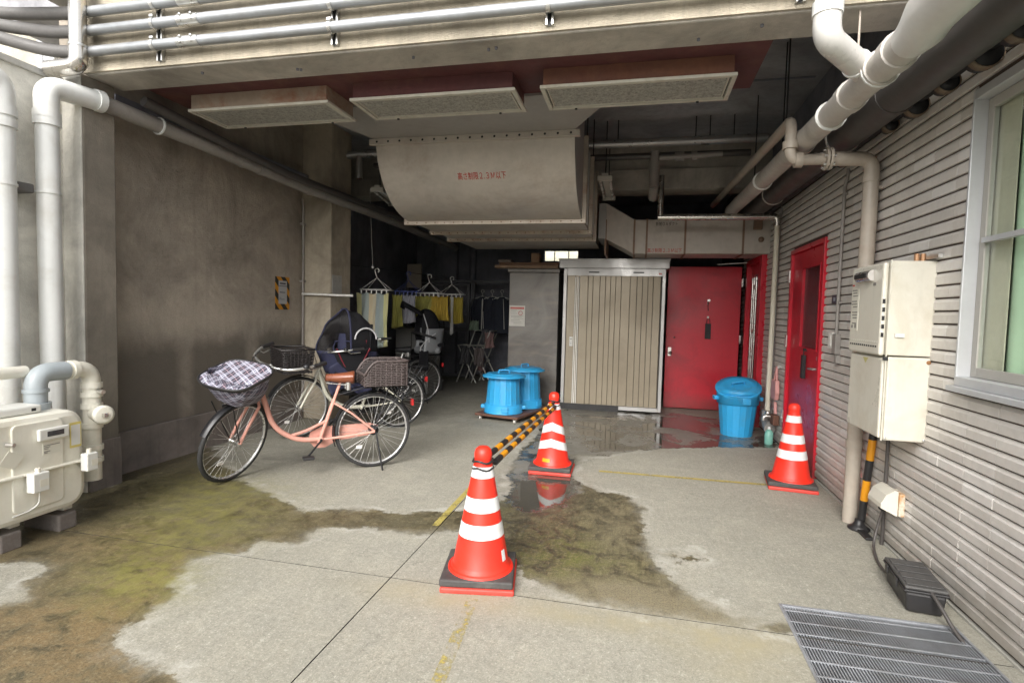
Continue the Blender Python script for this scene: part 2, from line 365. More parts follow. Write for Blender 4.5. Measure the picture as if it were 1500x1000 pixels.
# drain pit under the grating
pm = MB(); x0, y0, x1, y1 = PIT; z = -.32
pm.add([(x0,y0,z),(x1,y0,z),(x1,y1,z),(x0,y1,z),(x0,y0,-.001),(x1,y0,-.001),(x1,y1,-.001),(x0,y1,-.001)], [(0,1,2,3),(0,1,5,4),(1,2,6,5),(2,3,7,6),(3,0,4,7)])
for a in (((-5.05,2.580,-.0135),(-.0,0,0)),): pass
jm = MB().box(-5.05,2.584,-.0139,PIT[0],2.596,-.009).box(-1.2145,.2,-.0139,-1.2045,2.584,-.009).box(-1.2145,2.596,-.0139,-1.2045,11.7,-.009)
single('joint_filler', jm, M_JOINT, kind='structure')
single('drain_pit', pm, mat('pit_concrete', (.20,.195,.18), .8, 0, .3, 5), kind='structure')
# worn yellow parking lines
def paint_mat(nm='worn_yellow_paint', lo=.47, hi=.58):
    t = NT(nm); v = t.coord()
    t.link(t.mix(t.noise(v, 12, 5), (.36, .29, .07), (.50, .41, .12)), t.b.inputs['Base Color']); t.b.inputs['Roughness'].default_value = .7
    n = t.math('ADD', t.math('MULTIPLY', t.noise(v, 9, 7, .75), .7), t.math('MULTIPLY', t.noise(v, 45, 4, .7), .3))
    t.link(t.ramp(n, lo, hi, 0, .85), t.b.inputs['Alpha']); return t.m
M_PAINT = paint_mat()
M_PAINT2 = paint_mat('yellow_paint', .36, .50)
def stripe(p, q, w, m_=None):
    p, q = Vector(p), Vector(q); d = (q-p).normalized(); s = Vector((-d.y, d.x))*w/2
    m = MB().add([(*(p-s),.003),(*(q-s),.003),(*(q+s),.003),(*(p+s),.003)], [(0,1,2,3)])
    single('yellow_line', m, m_ or M_PAINT, kind='structure')
stripe((-.29,4.89),(1.12,4.925),.05, M_PAINT2); stripe((-.66,1.6),(-.735,2.5),.055); stripe((-1.235,3.3),(-1.245,4.3),.045, M_PAINT2)

# ------------------------------------------------------------------ left side walls
def plaster(name, c, band=True, streak=.35, low=None, rough=1.0):
    t = NT(name); v = t.coord(); n1 = t.noise(v, 1.6, 7, .68, .5); n2 = t.noise(v, 12, 5, .65); n3 = t.noise(v, 130, 3, .7)
    lo = tuple(x*.62 for x in c); hi = tuple(x*1.28 for x in c)
    colr = t.mix(t.ramp(n1, .32, .68), lo, hi)
    colr = t.mix(t.ramp(n2, .5, .75, 0, .35), colr, tuple(x*.6 for x in c))
    if band:   # pale rub and water marks running down the plaster
        st = t.noise(t.coord('Object', (1, 3.0, .22)), 1.3, 4, .6)
        colr = t.mix(t.ramp(st, .54, .74, 0, .55), colr, tuple(min(1, x*1.75) for x in c))
    sv = t.noise(t.coord('Object', (6, 6, .35)), 2.4, 6, .7)
    colr = t.mix(t.ramp(sv, .5, .76, 0, streak), colr, tuple(x*.42 for x in c))
    if low:    # damp lower zone with paler strips where it stayed dry
        sp = t.new('ShaderNodeSeparateXYZ'); t.link(t.world(), sp.inputs[0]); z = t.math('ADD', sp.outputs[2], t.math('MULTIPLY', t.math('SUBTRACT', t.noise(v, 2.5, 5), .5), .35))
        yy = t.math('ADD', sp.outputs[1], t.math('MULTIPLY', t.math('SUBTRACT', t.noise(v, 3, 4), .5), .12)); k = t.ramp(z, low, low-.22)
        for y0 in (4.27, 5.17): k = t.math('MULTIPLY', k, t.ramp(t.math('ABSOLUTE', t.math('SUBTRACT', yy, y0)), .03, .13, .1, 1))
        colr = t.mix(t.math('MULTIPLY', k, .9), colr, tuple(x*.40 for x in c))
        colr = t.mix(t.ramp(t.math('ABSOLUTE', t.math('SUBTRACT', z, low+.08)), .0, .22, .45, 0), colr, tuple(x*1.5 for x in c))
    t.link(colr, t.b.inputs['Base Color']); t.b.inputs['Roughness'].default_value = .85
    t.bump(t.math('ADD', t.math('MULTIPLY', n1, 1.2 if low else .3), t.math('ADD', t.math('MULTIPLY', n3, .5), t.math('MULTIPLY', n2, .6))), .75, .010*rough); return t.m
M_WALL = plaster('stained_plaster', (.385, .335, .275), False, .25, 1.18, 2.0); M_PLINTH = plaster('damp_plinth', (.235, .205, .185), False, .7)
M_PALE = plaster('pale_render', (.68, .66, .60), False, .15); M_BEAM = plaster('painted_concrete', (.47, .44, .39), False, .3)
M_BEAMF = plaster('rough_cream_render', (.50, .445, .345), False, .4, None, 2.5)
M_DARK = plaster('shade_toned_concrete', (.22, .225, .26), False, .4); M_SLABC = plaster('grey_slab', (.36, .36, .38), False, .4)  # first one: deep shade of the recess put into a dark blue-grey tone

w = thing('garage_wall', 'brown stained plaster wall behind the parked bicycles', 'wall', (-4.08, 3.42, 0))
part(w, 'wall_face', MB().box(-4.4, 3.42, 0, -4.08, 6.1, 3.66), M_WALL, world=True)
part(w, 'plinth', MB().box(-4.075, 3.43, -.01, -4.045, 6.06, .345), M_PLINTH, bev=.008, world=True)
part(w, 'cornice', MB().box(-4.08, 3.52, 2.95, -3.99, 6.06, 3.0), M_DARK, world=True)
w = thing('pilaster', 'grey-brown pilaster at the garage mouth beside the white downpipes', 'column', (-4.0, 3.3, 0))
part(w, 'shaft', MB().box(-4.3, 3.165, 0, -3.88, 3.419, 3.0), plaster('brown_render', (.215,.19,.155), False, .3), bev=.012, world=True)
part(w, 'painted_front', MB().box(-4.2, 3.157, .0, -3.884, 3.1649, 2.995), M_PALE, world=True)
part(w, 'plinth', MB().box(-3.879, 3.17, -.01, -3.86, 3.417, .36), M_PLINTH, world=True)
w = thing('column', 'square concrete column standing between bicycles and laundry', 'column', (-3.9, 6.3, 0))
part(w, 'shaft', MB().box(-4.3, 6.08, 0, -3.69, 6.56, 3.64), plaster('column_render', (.43,.375,.29), False, .3), bev=.015, world=True)
part(w, 'handrail', MB().tube([(-4.05,6.03,1.555),(-3.36,6.03,1.545)], .014, 8), mat('white_enamel', (.75,.74,.70), .4), world=True)
part(w, 'notice', MB().box(-3.688, 6.11, 1.57, -3.684, 6.33, 1.80), mat('faded_paper', (.42,.41,.38), .8, 0, .2, 12), world=True)
w = thing('boundary_wall', 'pale rendered boundary wall behind the white pipes and gas meter', 'wall', (-4.1, 1.5, 0))
part(w, 'wall_face', MB().box(-4.25, -2.5, 0, -4.05, 3.156, 2.93), M_PALE, world=True)
part(w, 'coping', MB().box(-4.27, -2.5, 2.93, -4.03, 3.156, 2.975), mat('coping_grey', (.42,.41,.38), .8, 0, .25, 6), bev=.006, world=True)
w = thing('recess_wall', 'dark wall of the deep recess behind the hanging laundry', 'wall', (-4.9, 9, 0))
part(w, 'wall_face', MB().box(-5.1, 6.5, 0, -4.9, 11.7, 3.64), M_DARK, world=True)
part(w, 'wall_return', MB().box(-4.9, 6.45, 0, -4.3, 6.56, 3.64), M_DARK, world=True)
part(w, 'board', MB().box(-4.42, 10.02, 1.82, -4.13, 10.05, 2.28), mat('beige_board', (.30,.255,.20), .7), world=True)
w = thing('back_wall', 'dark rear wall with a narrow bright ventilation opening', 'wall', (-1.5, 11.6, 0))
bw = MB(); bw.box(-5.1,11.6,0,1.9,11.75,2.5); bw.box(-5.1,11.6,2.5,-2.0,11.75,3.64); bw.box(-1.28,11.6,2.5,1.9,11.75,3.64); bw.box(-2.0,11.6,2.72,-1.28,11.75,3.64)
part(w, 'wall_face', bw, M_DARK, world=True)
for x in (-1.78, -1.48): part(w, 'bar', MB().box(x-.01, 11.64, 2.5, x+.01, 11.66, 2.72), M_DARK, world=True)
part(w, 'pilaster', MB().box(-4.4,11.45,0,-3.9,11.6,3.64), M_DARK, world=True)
part(w, 'drain_pipe', MB().tube([(-3.55,11.5,0),(-3.55,11.5,3.0)], .07, 12), M_DARK, world=True)
b = thing('rear_building', 'sunlit cream house wall glimpsed through the rear opening', 'building', (-1.5, 14, 0))
part(b, 'wall', MB().box(-5, 14.0, 0, 2.5, 14.2, 3.2), plaster('rear_cream', (.62,.60,.46), False, .1), world=True)
# neighbouring house beyond the boundary wall
b = thing('neighbour_house', 'cream neighbouring house above the boundary wall with aluminium window', 'building', (-6, 4.3, 0))
M_CREAM = plaster('cream_render', (.46, .43, .35), False, .15)
part(b, 'wall', MB().box(-9.0, 4.2, 0, -5.12, 4.5, 5.6), M_CREAM, world=True)
part(b, 'window', MB().box(-5.62,4.16,2.95,-5.56,4.199,4.6).box(-5.50,4.16,2.95,-5.42,4.199,4.6).box(-5.56,4.17,2.95,-5.50,4.199,4.6), mat('aluminium', (.55,.56,.57), .4, .3, .05, rvar=.04), world=True)
part(b, 'downpipe', MB().tube([(-5.30,4.16,1.0),(-5.30,4.16,5.2)], .03, 10), M_PALE, world=True)
b2 = thing('side_canopy', 'grey canopy edge over the left end of the front beam', 'canopy', (-4.1, 3.2, 3.6))
part(b2, 'slab', MB().box(-4.32, 2.6, 3.60, -3.901, 3.5, 3.72), mat('eave_grey', (.36,.35,.33), .8), world=True)

# ------------------------------------------------------------------ beam, slab, rear beam
bm_ = bpy.data.objects.new('front_beam', None); COL.objects.link(bm_); bm_['kind'] = 'structure'
part(bm_, 'beam_core', MB().box(-3.9, 3.206, 3.0, 2.6, 3.5, 5.2), M_BEAM, bev=.012)
part(bm_, 'rendered_face', MB().box(-3.9, 3.19, 3.012, 2.6, 3.2055, 5.2), M_BEAMF)
for x, y in ((-3.0,3.3),(-2.3,3.36),(-2.28,3.37),(-1.45,3.33),(-.95,3.31),(-.9,3.3),(.28,3.4),(.6,3.3)):
    part(bm_, 'anchor_bolt', MB().lathe([(.0,-.014),(.009,-.014),(.009,0)], 8, (x, y, 3.0)), M_DARK)
sl = bpy.data.objects.new('ceiling_slab', None); COL.objects.link(sl); sl['kind'] = 'structure'
part(sl, 'slab', MB().box(-5.1, 3.5, 3.62, 2.6, 11.75, 3.9), M_SLABC)
part(sl, 'ceiling_joint', MB().box(-4.2, 5.6, 3.612, 1.5, 5.63, 3.6199), M_DARK)
rb = bpy.data.objects.new('rear_beam', None); COL.objects.link(rb); rb['kind'] = 'structure'
part(rb, 'beam_core', MB().box(-4.3, 7.5, 3.04, 1.9, 7.86, 3.62), M_BEAM, bev=.015)
part(rb, 'ledge', MB().box(-4.3, 7.45, 3.04, 1.9, 7.4999, 3.30), M_BEAM, bev=.008)

# ------------------------------------------------------------------ right side tiled wall
WX = 1.58
def tile_mat(i):
    c = [(.60,.57,.53), (.635,.605,.565), (.57,.54,.50), (.68,.655,.62)][i]
    return mat('glazed_tile_%s' % 'abcd'[i], c, .42, 0, .10, 4, .12, 40, (.30,.25,.21), .3, 1.1, .10, .12, splash=(.24,.215,.17))
TM = [tile_mat(i) for i in range(4)]
tw = thing('tiled_wall', 'building wall clad in beige ribbed tiles in level courses', 'wall', (WX, 4.5, 0))
DOOR = (5.24, 6.34, 0, 2.12); WIN = (1.3, 3.17, 1.09, 2.53); DOOR2 = (7.55, 8.52, 0, 2.2)
bk = MB()
ys = [-.5, WIN[0], WIN[1], DOOR[0], DOOR[1], DOOR2[0], DOOR2[1], 11.9]
ZT = 2.74
for a, c in zip(ys, ys[1:]):
    hole = next((h for h in (WIN, DOOR, DOOR2) if h[0] == a), None)
    if hole is None: bk.box(WX, a, -.01, WX+.2, c, ZT)
    else:
        if hole[2] > 0: bk.box(WX, a, -.01, WX+.2, c, hole[2])
        bk.box(WX, a, hole[3], WX+.2, c, ZT)
        if hole[2] == 0: bk.box(WX+.09, a, -.01, WX+.2, c, hole[3])
part(tw, 'wall_core', bk, mat('mortar', (.085,.062,.052), .9, 0, .2, 9), world=True)
part(tw, 'footing', MB().box(WX-.024, -.5, -.012, WX-.0005, 5.2, .012), mat('footing_grey', (.36,.35,.31), .9), world=True)
PITCH, TH, TW_, TJ = .0685, .0600, .2345, .0018
prof = [(0, 0), (.013, 0), (.0160, .004), (.0165, .043), (.0055, TH-.001), (0, TH)]
def tile_mb(mb, y, z, wd, dx=0, dz=0, tilt=0):
    vs = [(WX-d-dx-tilt*k, yy, z+h+dz) for k, yy in ((0, y), (1, y+wd)) for d, h in prof]
    n = len(prof); fs = [tuple(range(n)), tuple(range(2*n-1, n-1, -1))]+[(i, i+1, n+i+1, n+i) for i in range(n-1)]
    return mb.add(vs, fs, False)
rng = random.Random(3); cand = []
z = .028; row = 0
while z+TH < ZT:
    y = -.3+.069
    while y < 9.1:
        y2 = y+TW_; segs = [(y, y2-TJ)]
        for h in (WIN, DOOR, DOOR2):
            if z < h[3] and z+TH > h[2]:
                ns = []
                for a, c in segs:
                    if c <= h[0] or a >= h[1]: ns.append((a, c)); continue
                    if a < h[0]: ns.append((a, h[0]))
                    if c > h[1]: ns.append((h[1], c))
                segs = ns
        for a, c in segs:
            if c-a > .02: cand.append((a, z, c-a))
        y = y2
    z += PITCH; row += 1
def vis(q):
    p = Vector((WX, q[0]+q[2]/2, q[1]))-Vector((0, 0, 1.4)); d = p.dot(F_)
    if d < .3: return 1e9
    u, v = p.dot(R_)/d, p.dot(U_)/d
    hidden = 3.35 < q[0] < 3.95 and .7 < q[1] < 1.8
    return d if abs(u) < .97 and abs(v) < .65 and not hidden and q[1] < 2.56 and q[2] > .12 else 1e9
cand.sort(key=vis)
cache = {}
single_n = 0; rest = MB()
for a, z, wd in cand:
    k = rng.choices(range(4), (4, 4, 3, 1.6))[0]; dx = rng.uniform(-.0006, .0012); tl = rng.uniform(-.0006, .0006)
    if single_n < 296 and vis((a, z, wd)) < 1e8:
        key = (round(wd, 4), k, rng.randrange(2))
        if key not in cache:
            cache[key] = tile_mb(MB(), 0, 0, wd, dx, 0, tl).mesh('tile', TM[k])
        o = bpy.data.objects.new('tile', cache[key]); COL.objects.link(o); o.parent = tw
        o.location = (-WX, a-4.5, z); single_n += 1
    else:
        rest.cur = k; tile_mb(rest, a, z, wd, dx, 0, tl)
part(tw, 'tile_courses', rest, TM, world=True, kind='stuff')
part(tw, 'dark_header', MB().box(WX-.02, -.5, ZT+.001, WX+.2, 11.9, 3.6), M_DARK, world=True)
# ------------------------------------------------------------------ overhead ventilation duct
M_RUST = mat('red_oxide', (.105, .036, .036), .7, 0, .3, 3, .15, 60, (.19,.10,.06), .6, 2.2)
M_RUSTP = mat('peeling_grey_box', (.33,.26,.20), .7, 0, .2, 3, .15, 60, (.24,.075,.03), .95, 2.6)
M_DUCT = mat('galvanised_duct', (.47,.43,.38), .55, .1, .14, 2.2, .05, 50, (.24,.17,.12), .5, 1.6, .12)
M_DUCTG = mat('grey_duct_sheet', (.36,.345,.325), .5, .2, .12, 2.0, .04, 50, (.18,.15,.13), .4, 1.6)
M_FLANGE = mat('duct_flange', (.46,.40,.33), .5, .15, .16, 8, 0, 50, (.25,.13,.07), .8, 5)
M_FLR = mat('rusty_flange', (.22,.14,.095), .6, .1, .3, 9)
M_BLACK = mat('matt_black', (.014,.014,.015), .6, 0, .2, 9)
M_REDINK = mat('red_stencil', (.46,.045,.035), .8, 0, .3, 40); M_BLKINK = mat('black_stencil', (.06,.045,.04), .8, 0, .3, 40)
d = thing('air_duct', 'large grey ceiling duct with curved front and red stencilled height limit', 'duct', (-1.5, 5.2, 2.4))
part(d, 'plenum', MB().box(-3.74, 3.52, 3.03, .715, 4.26, 3.6), M_RUST, bev=.004, world=True)
X0, X1 = -2.5, -.6
hd = MB(); hd.add([(-2.77,4.1,3.012),(-.18,4.1,3.012),(X1,4.86,3.0),(X0,4.86,3.0),(-2.77,4.1,3.5),(-.18,4.1,3.5),(X1,4.86,3.5),(X0,4.86,3.5)], [(0,1,2,3),(4,5,6,7),(0,1,5,4),(1,2,6,5),(2,3,7,6),(3,0,4,7)])
part(d, 'hood', hd, M_DUCTG, world=True)
fl = MB().box(X0-.05, 4.85, 2.945, X1+.05, 4.895, 3.0)
part(d, 'flange', fl, M_DUCT, bev=.003, world=True)
hb = MB()
for i in range(17): hb.lathe([(0,.004),(.009,.004),(.011,0)], 8, (X0+.03+i*(X1-X0-.06)/16, 4.849, 2.972), (0,-1,0))
part(d, 'flange_bolts', hb, M_BLACK, world=True, kind='stuff')
def curve(t):          # belly of the bend, in y and z
    P = [(4.895,2.955),(4.93,2.70),(5.16,2.40),(5.66,2.365)]
    a = [(1-t)**3, 3*t*(1-t)**2, 3*t*t*(1-t), t**3]
    return sum(k*p[0] for k, p in zip(a, P)), sum(k*p[1] for k, p in zip(a, P))
bd = MB(); bd.grid(lambda u, v: (X0+(X1-X0)*u, *curve(v)), 1, 18)
part(d, 'curved_panel', bd, M_DUCT, world=True)
pr = [curve(i/18) for i in range(19)]
for x in (X0, X1):
    poly = pr+[(5.66, 3.5), (4.895, 3.5)]
    part(d, 'cheek', MB().add([(x, *p) for p in poly], [tuple(range(len(poly)))], False), M_DUCTG, world=True)

part(d, 'duct_run', MB().box(X0, 5.661, 2.365, X1, 8.3, 3.2), M_DUCT, world=True)
for y, mm in ((5.66, M_FLANGE), (6.42, M_FLANGE), (7.05, M_FLANGE)):
    fm = MB().box(X0-.045, y, 2.322, X1+.045, y+.045, 2.364).box(X0-.045, y, 2.364, X0-.001, y+.045, 3.2).box(X1+.001, y, 2.364, X1+.045, y+.045, 3.2)
    part(d, 'flange', fm, mm, bev=.003, world=True)
    hb = MB()
    for i in range(19): hb.lathe([(0,.004),(.007,.004),(.008,0)], 6, (X0+i*(X1-X0)/18, y-.0005, 2.343), (0,-1,0))
    part(d, 'flange_bolts', hb, M_FLR, world=True, kind='stuff')
for y in (5.9, 6.15, 6.7, 6.9): part(d, 'stiffener', MB().box(X1, y, 2.38, X1+.02, y+.03, 3.18), M_DUCTG, world=True)
tm = text_mesh('height_limit', '高さ制限２.３Ｍ以下', .080, M_REDINK, 0, 0, .74)
xs = [v.co.x for v in tm.vertices]; wdt = max(xs)-min(xs)
ln = [curve(i/200) for i in range(201)]; acc = [0]
for a, b in zip(ln, ln[1:]): acc.append(acc[-1]+math.hypot(b[0]-a[0], b[1]-a[1]))
for v in tm.vertices:                                   # wrap the stencil on the bend
    s_ = .345-v.co.y; i = min(199, max(0, int(np.searchsorted(acc, s_))-1)); f = (s_-acc[i])/(acc[i+1]-acc[i])
    yy = ln[i][0]+(ln[i+1][0]-ln[i][0])*f; zz = ln[i][1]+(ln[i+1][1]-ln[i][1])*f
    ty, tz = ln[i+1][0]-ln[i][0], ln[i+1][1]-ln[i][1]; L = math.hypot(ty, tz)
    v.co = (-1.715+(v.co.x-min(xs))*.47/wdt, yy+tz/L*.003, zz-ty/L*.003)
part(d, 'height_limit_lettering', tm, None, world=True)
# branch duct to the right with slanted offset
br = thing('branch_duct', 'square branch duct over the red door with black and red lettering', 'duct', (.8, 7.8, 2.2))
b_ = MB(); y0, y1 = 7.5, 8.0
part(br, 'collar', MB().box(X1+.046, 7.4, 2.40, -.46, y1+.1, 2.86), M_DUCTG, world=True)
q = [(-.459,2.40),(-.09,2.205),(-.09,2.64),(-.459,2.86)]
b_.add([(x, y, z) for y in (7.42, y1) for x, z in q], [(0,1,2,3),(4,5,6,7),(0,1,5,4),(1,2,6,5),(2,3,7,6),(3,0,4,7)])
part(br, 'offset', b_, M_DUCT, world=True)
part(br, 'duct_run', MB().box(-.089, 7.42, 2.205, 1.57, y1, 2.64), M_DUCT, world=True)
for x in (-.46, -.09, .07, .55, 1.25): part(br, 'flange', MB().box(x-.012, 7.405, 2.195, x+.012, y1+.01, 2.65), M_FLR, world=True)
part(br, 'damper_box', MB().box(1.36, 7.36, 2.50, 1.46, 7.419, 2.62), M_FLR, bev=.006, world=True)
part(br, 'damper_knob', MB().lathe([(0,.03),(.03,.03),(.035,0)], 14, (1.46, 7.418, 2.38), (0,-1,0)), M_FLR, world=True)
def front_text(root, name, body, size, m, x, y, z, w_):
    me = text_mesh(name, body, size, m); xs = [v.co.x for v in me.vertices]; k = w_/(max(xs)-min(xs))
    for v in me.vertices: v.co = (x+(v.co.x-min(xs))*k, y, z+v.co.y)
    return part(root, name, me, None, world=True)
front_text(br, 'duct_lettering', '新館ＯＡダクト', .055, M_BLKINK, .18, 7.417, 2.565, .27)
front_text(br, 'height_limit_lettering', '高さ制限２.３Ｍ以下', .062, M_REDINK, .085, 7.417, 2.222, .43)
# ------------------------------------------------------------------ filter boxes
M_FRAME = mat('cream_frame', (.56,.54,.47), .5, 0, .12, 6, 0, 50, (.33,.28,.2), .5, 6)
M_SLAT = mat('filter_slats', (.40,.39,.35), .7, 0, .5, 40, 0, 50, (.09,.09,.08), .9, 70); M_FILT = mat('filter_mat', (.10,.10,.095), .9, 0, .3, 14)
for k, (gx0, gx1, mb_, lab) in enumerate(((-3.50,-2.28,M_RUSTP,'grey peeling ventilation box with filter, nearest the left wall'), (-2.105,-.872,M_RUST,'dark red ventilation box with filter between the two others'), (-.70,.547,mat('red_brown_box', (.17,.075,.045), .7, 0, .25, 4, .1, 60, (.10,.03,.028), .8, 1.8),'brownish red ventilation box with filter, nearest the tiled wall'))):
    g = thing('ventilation_box', lab, 'vent', ((gx0+gx1)/2, 3.9, 2.9), 0, 'ventilation boxes under the front beam')
    y0, y1 = 3.70, 4.115
    part(g, 'casing', MB().box(gx0+.02, y0+.012, 2.921, gx1-.02, y1-.012, 3.0295), mb_, world=True)
    fm = MB().box(gx0,y0,2.9,gx1,y0+.03,2.92).box(gx0,y1-.03,2.9,gx1,y1,2.92).box(gx0,y0+.03,2.9,gx0+.03,y1-.03,2.92).box(gx1-.03,y0+.03,2.9,gx1,y1-.03,2.92)
    fm.box(gx0+.04,y0+.04,2.906,gx1-.04,y0+.05,2.92).box(gx0+.04,y1-.05,2.906,gx1-.04,y1-.04,2.92).box(gx0+.04,y0+.05,2.906,gx0+.05,y1-.05,2.92).box(gx1-.05,y0+.05,2.906,gx1-.04,y1-.05,2.92)
    part(g, 'frame', fm, M_FRAME, bev=.002, world=True)
    part(g, 'filter', MB().box(gx0+.031, y0+.031, 2.9165, gx1-.031, y1-.031, 2.9205), M_FILT, world=True)
    n = 19; mesh = None
    for i in range(n):
        yy = y0+.056+i*(y1-y0-.112)/(n-1)
        if mesh is None: mesh = MB().box(-(gx1-gx0)/2+.052, -.0062, 0, (gx1-gx0)/2-.052, .0062, .006).mesh('slat', M_SLAT)
        o = bpy.data.objects.new('slat', mesh); COL.objects.link(o); o.parent = g; o.location = (0, yy-3.9, .010)
    for i in (0, 1):
        x = gx0+.2 if i == 0 else gx1-.2
        part(g, 'latch', MB().lathe([(0,-.008),(.010,-.008),(.010,0)], 10, (x, y1-.015, 2.9)), M_BLACK, world=True)
# ------------------------------------------------------------------ conduits on the beam face
M_GALV = mat('galvanised_steel', (.34,.355,.37), .48, .6, .12, 6, .02, 60, (.30,.29,.27), .4, 4)
M_STRUT = mat('strut_steel', (.62,.62,.60), .3, .85, .12, 8); M_DARKP = mat('dark_grey_hose', (.13,.125,.12), .6, 0, .2, 8)
M_STEEL = mat('stainless', (.60,.57,.52), .25, .9, .1, 6); M_PVC = mat('white_pvc', (.74,.75,.73), .38, 0, .05, 3, 0, 50, (.50,.47,.40), .55, 2.5, .22)
for nm, z in (('topmost', 3.385), ('middle', 3.258), ('lowest', 3.118)):
    c = thing('conduit', f'{nm} galvanised conduit of the three along the front beam', 'pipe', (-1, 3.13, z), 0, 'galvanised conduits along the front beam')
    m = MB().tube([(-3.80, 3.125, z), (2.6, 3.125, z)], .033, 14)
    part(c, 'tube', m, M_GALV, world=True)
    part(c, 'end_collar', MB().tube([(-3.815,3.125,z),(-3.765,3.125,z)], .041, 14), M_STRUT, world=True)
    cp = MB().tube([(-3.02,3.125,z),(-2.86,3.125,z)], .0375, 14)
    part(c, 'coupling', cp, M_STRUT, world=True)
    for x in (-2.985, -2.90):
        for zz in (z+.021, z-.013): part(c, 'screw', MB().lathe([(0,.008),(.009,.008),(.009,0)], 8, (x, 3.0905, zz), (0,-1,0)), M_STRUT, world=True)
    for x in (-3.22, -1.909, -.554, .755):
        part(c, 'pipe_clip', MB().tube([(x-.012,3.125,z),(x+.012,3.125,z)], .038, 12).box(x-.014,3.098,z+.034,x+.014,3.15,z+.048), M_STRUT, world=True)
for i, (x, lab) in enumerate(((-3.22,'first strut channel from the left holding the conduits'),(-1.909,'second strut channel from the left holding the conduits'),(-.554,'third strut channel from the left holding the conduits'),(.755,'rightmost strut channel holding the conduits by the white downpipe'))):
    s_ = thing('strut_channel', lab, 'bracket', (x, 3.18, 3.03), 0, 'strut channels on the front beam')
    part(s_, 'channel', MB().box(x-.022,3.163,3.035,x-.012,3.189,3.55).box(x+.012,3.163,3.035,x+.022,3.189,3.55).box(x-.012,3.182,3.035,x+.012,3.189,3.55), M_STRUT, world=True)
    part(s_, 'channel_web', MB().box(x-.0119,3.1815,3.035,x+.0119,3.1819,3.55), M_BLACK, world=True)
# flexible hoses to the left
for i, (z, pts, lab) in enumerate(((3.385, [(-3.86,3.125,3.385),(-4.1,3.12,3.40),(-4.5,3.05,3.40),(-5.2,2.7,3.46)], 'topmost dark grey hose leaving the beam conduits'),
        (3.258, [(-3.86,3.125,3.258),(-4.1,3.11,3.27),(-4.5,3.0,3.31),(-5.2,2.65,3.44)], 'middle dark grey hose leaving the beam conduits'),
        (3.118, [(-3.86,3.125,3.118),(-4.1,3.10,3.14),(-4.45,2.98,3.22),(-5.2,2.5,3.42)], 'lowest dark grey hose leaving the beam conduits'))):
    single('flexible_hose', MB().tube(bent(pts, .3, 5), .042, 14), M_DARKP, lab, 'hose', 'dark hoses at the left end of the beam')
g = thing('steel_downpipe', 'stainless downpipe with elbow at the left end of the beam', 'pipe', (-3.8, 3.09, 3.0))
part(g, 'tube', MB().tube([(-3.79,3.07,5.0),(-3.79,3.07,3.10)], .052, 16), M_STEEL, world=True)
part(g, 'elbow', MB().tube(bent([(-3.79,3.07,3.11),(-3.79,3.07,3.0),(-4.02,3.05,2.985)], .09, 6), .056, 16), M_STEEL, world=True)
part(g, 'seam', MB().tube([(-3.79,3.07,3.14),(-3.79,3.07,3.125)], .0555, 16), M_STRUT, world=True)
# ------------------------------------------------------------------ white downpipes on the left
def collars(root, pts, r, m, name='socket', l=.05):
    for p, ax in pts:
        p = Vector(p); ax = Vector(ax)
        part(root, name, MB().tube([p-ax*l/2, p+ax*l/2], r*1.13, 16), m, world=True)
p = thing('white_downpipe', 'white plastic downpipe with elbow turning in under the beam', 'pipe', (-3.9, 2.94, 0))
part(p, 'tube', MB().tube([(-3.9,2.95,.02),(-3.9,2.94,2.66)], .067, 18), M_PVC, world=True)
part(p, 'elbow', MB().tube(bent([(-3.9,2.94,2.65),(-3.9,2.94,2.825),(-3.86,3.30,2.845)], .16, 8), .071, 18), M_PVC, world=True)
collars(p, (((-3.9,2.94,2.63),(0,0,1)), ((-3.9,2.94,2.585),(0,0,1)), ((-3.862,3.27,2.844),(.1,1,.05))), .069, M_PVC)
p2 = thing('white_downpipe', 'white plastic downpipe cut by the left picture edge', 'pipe', (-3.9, 2.67, 0))
part(p2, 'tube', MB().tube([(-3.9,2.665,.02),(-3.9,2.67,2.58)], .067, 18), M_PVC, world=True)
part(p2, 'elbow', MB().tube(bent([(-3.9,2.67,2.57),(-3.9,2.67,2.76),(-3.9,0.2,2.80)], .15, 8), .071, 18), M_PVC, world=True)
collars(p2, (((-3.9,2.67,2.56),(0,0,1)), ((-3.9,2.67,2.49),(0,0,1))), .069, M_PVC)
for pp, yy in ((p, 2.94), (p2, 2.67)):
    part(pp, 'clamp', MB().tube([(-3.9,yy,2.11),(-3.9,yy,2.125)], .073, 16), M_PVC, world=True)
for yy, pp in ((2.80, p),): part(pp, 'bracket', MB().box(-4.05,2.74,2.10,-3.92,2.87,2.16), M_DARKP, bev=.01, world=True)
M_PGREY = mat('grey_pvc', (.30,.28,.26), .45, 0, .12, 4, 0, 50, (.17,.15,.14), .5, 3); M_PDARK = mat('dark_pipe', (.075,.068,.064), .5, .1, .2, 3)
lp = thing('wall_pipe', 'long grey pipe running along the top of the left garage wall', 'pipe', (-3.95, 6, 2.85))
part(lp, 'tube', MB().tube([(-3.87,3.30,2.845),(-3.78,4.18,2.80),(-3.62,5.41,2.705),(-3.60,7.5,2.70),(-3.60,10.5,2.64)], .058, 16), M_PGREY, world=True)
collars(lp, (((-3.825,3.75,2.822),(.1,1,-.05)),), .063, M_PVC, 'pipe_clip', .012)
collars(lp, (((-3.728,4.58,2.77),(.13,1,-.08)), ((-3.70,4.8,2.753),(.13,1,-.08)), ((-3.62,5.5,2.704),(0,1,0)), ((-3.60,7.5,2.70),(0,1,0))), .058, M_PGREY)
lp2 = thing('wall_pipe', 'thinner dark pipe above the long grey wall pipe', 'pipe', (-3.8, 6, 2.95))
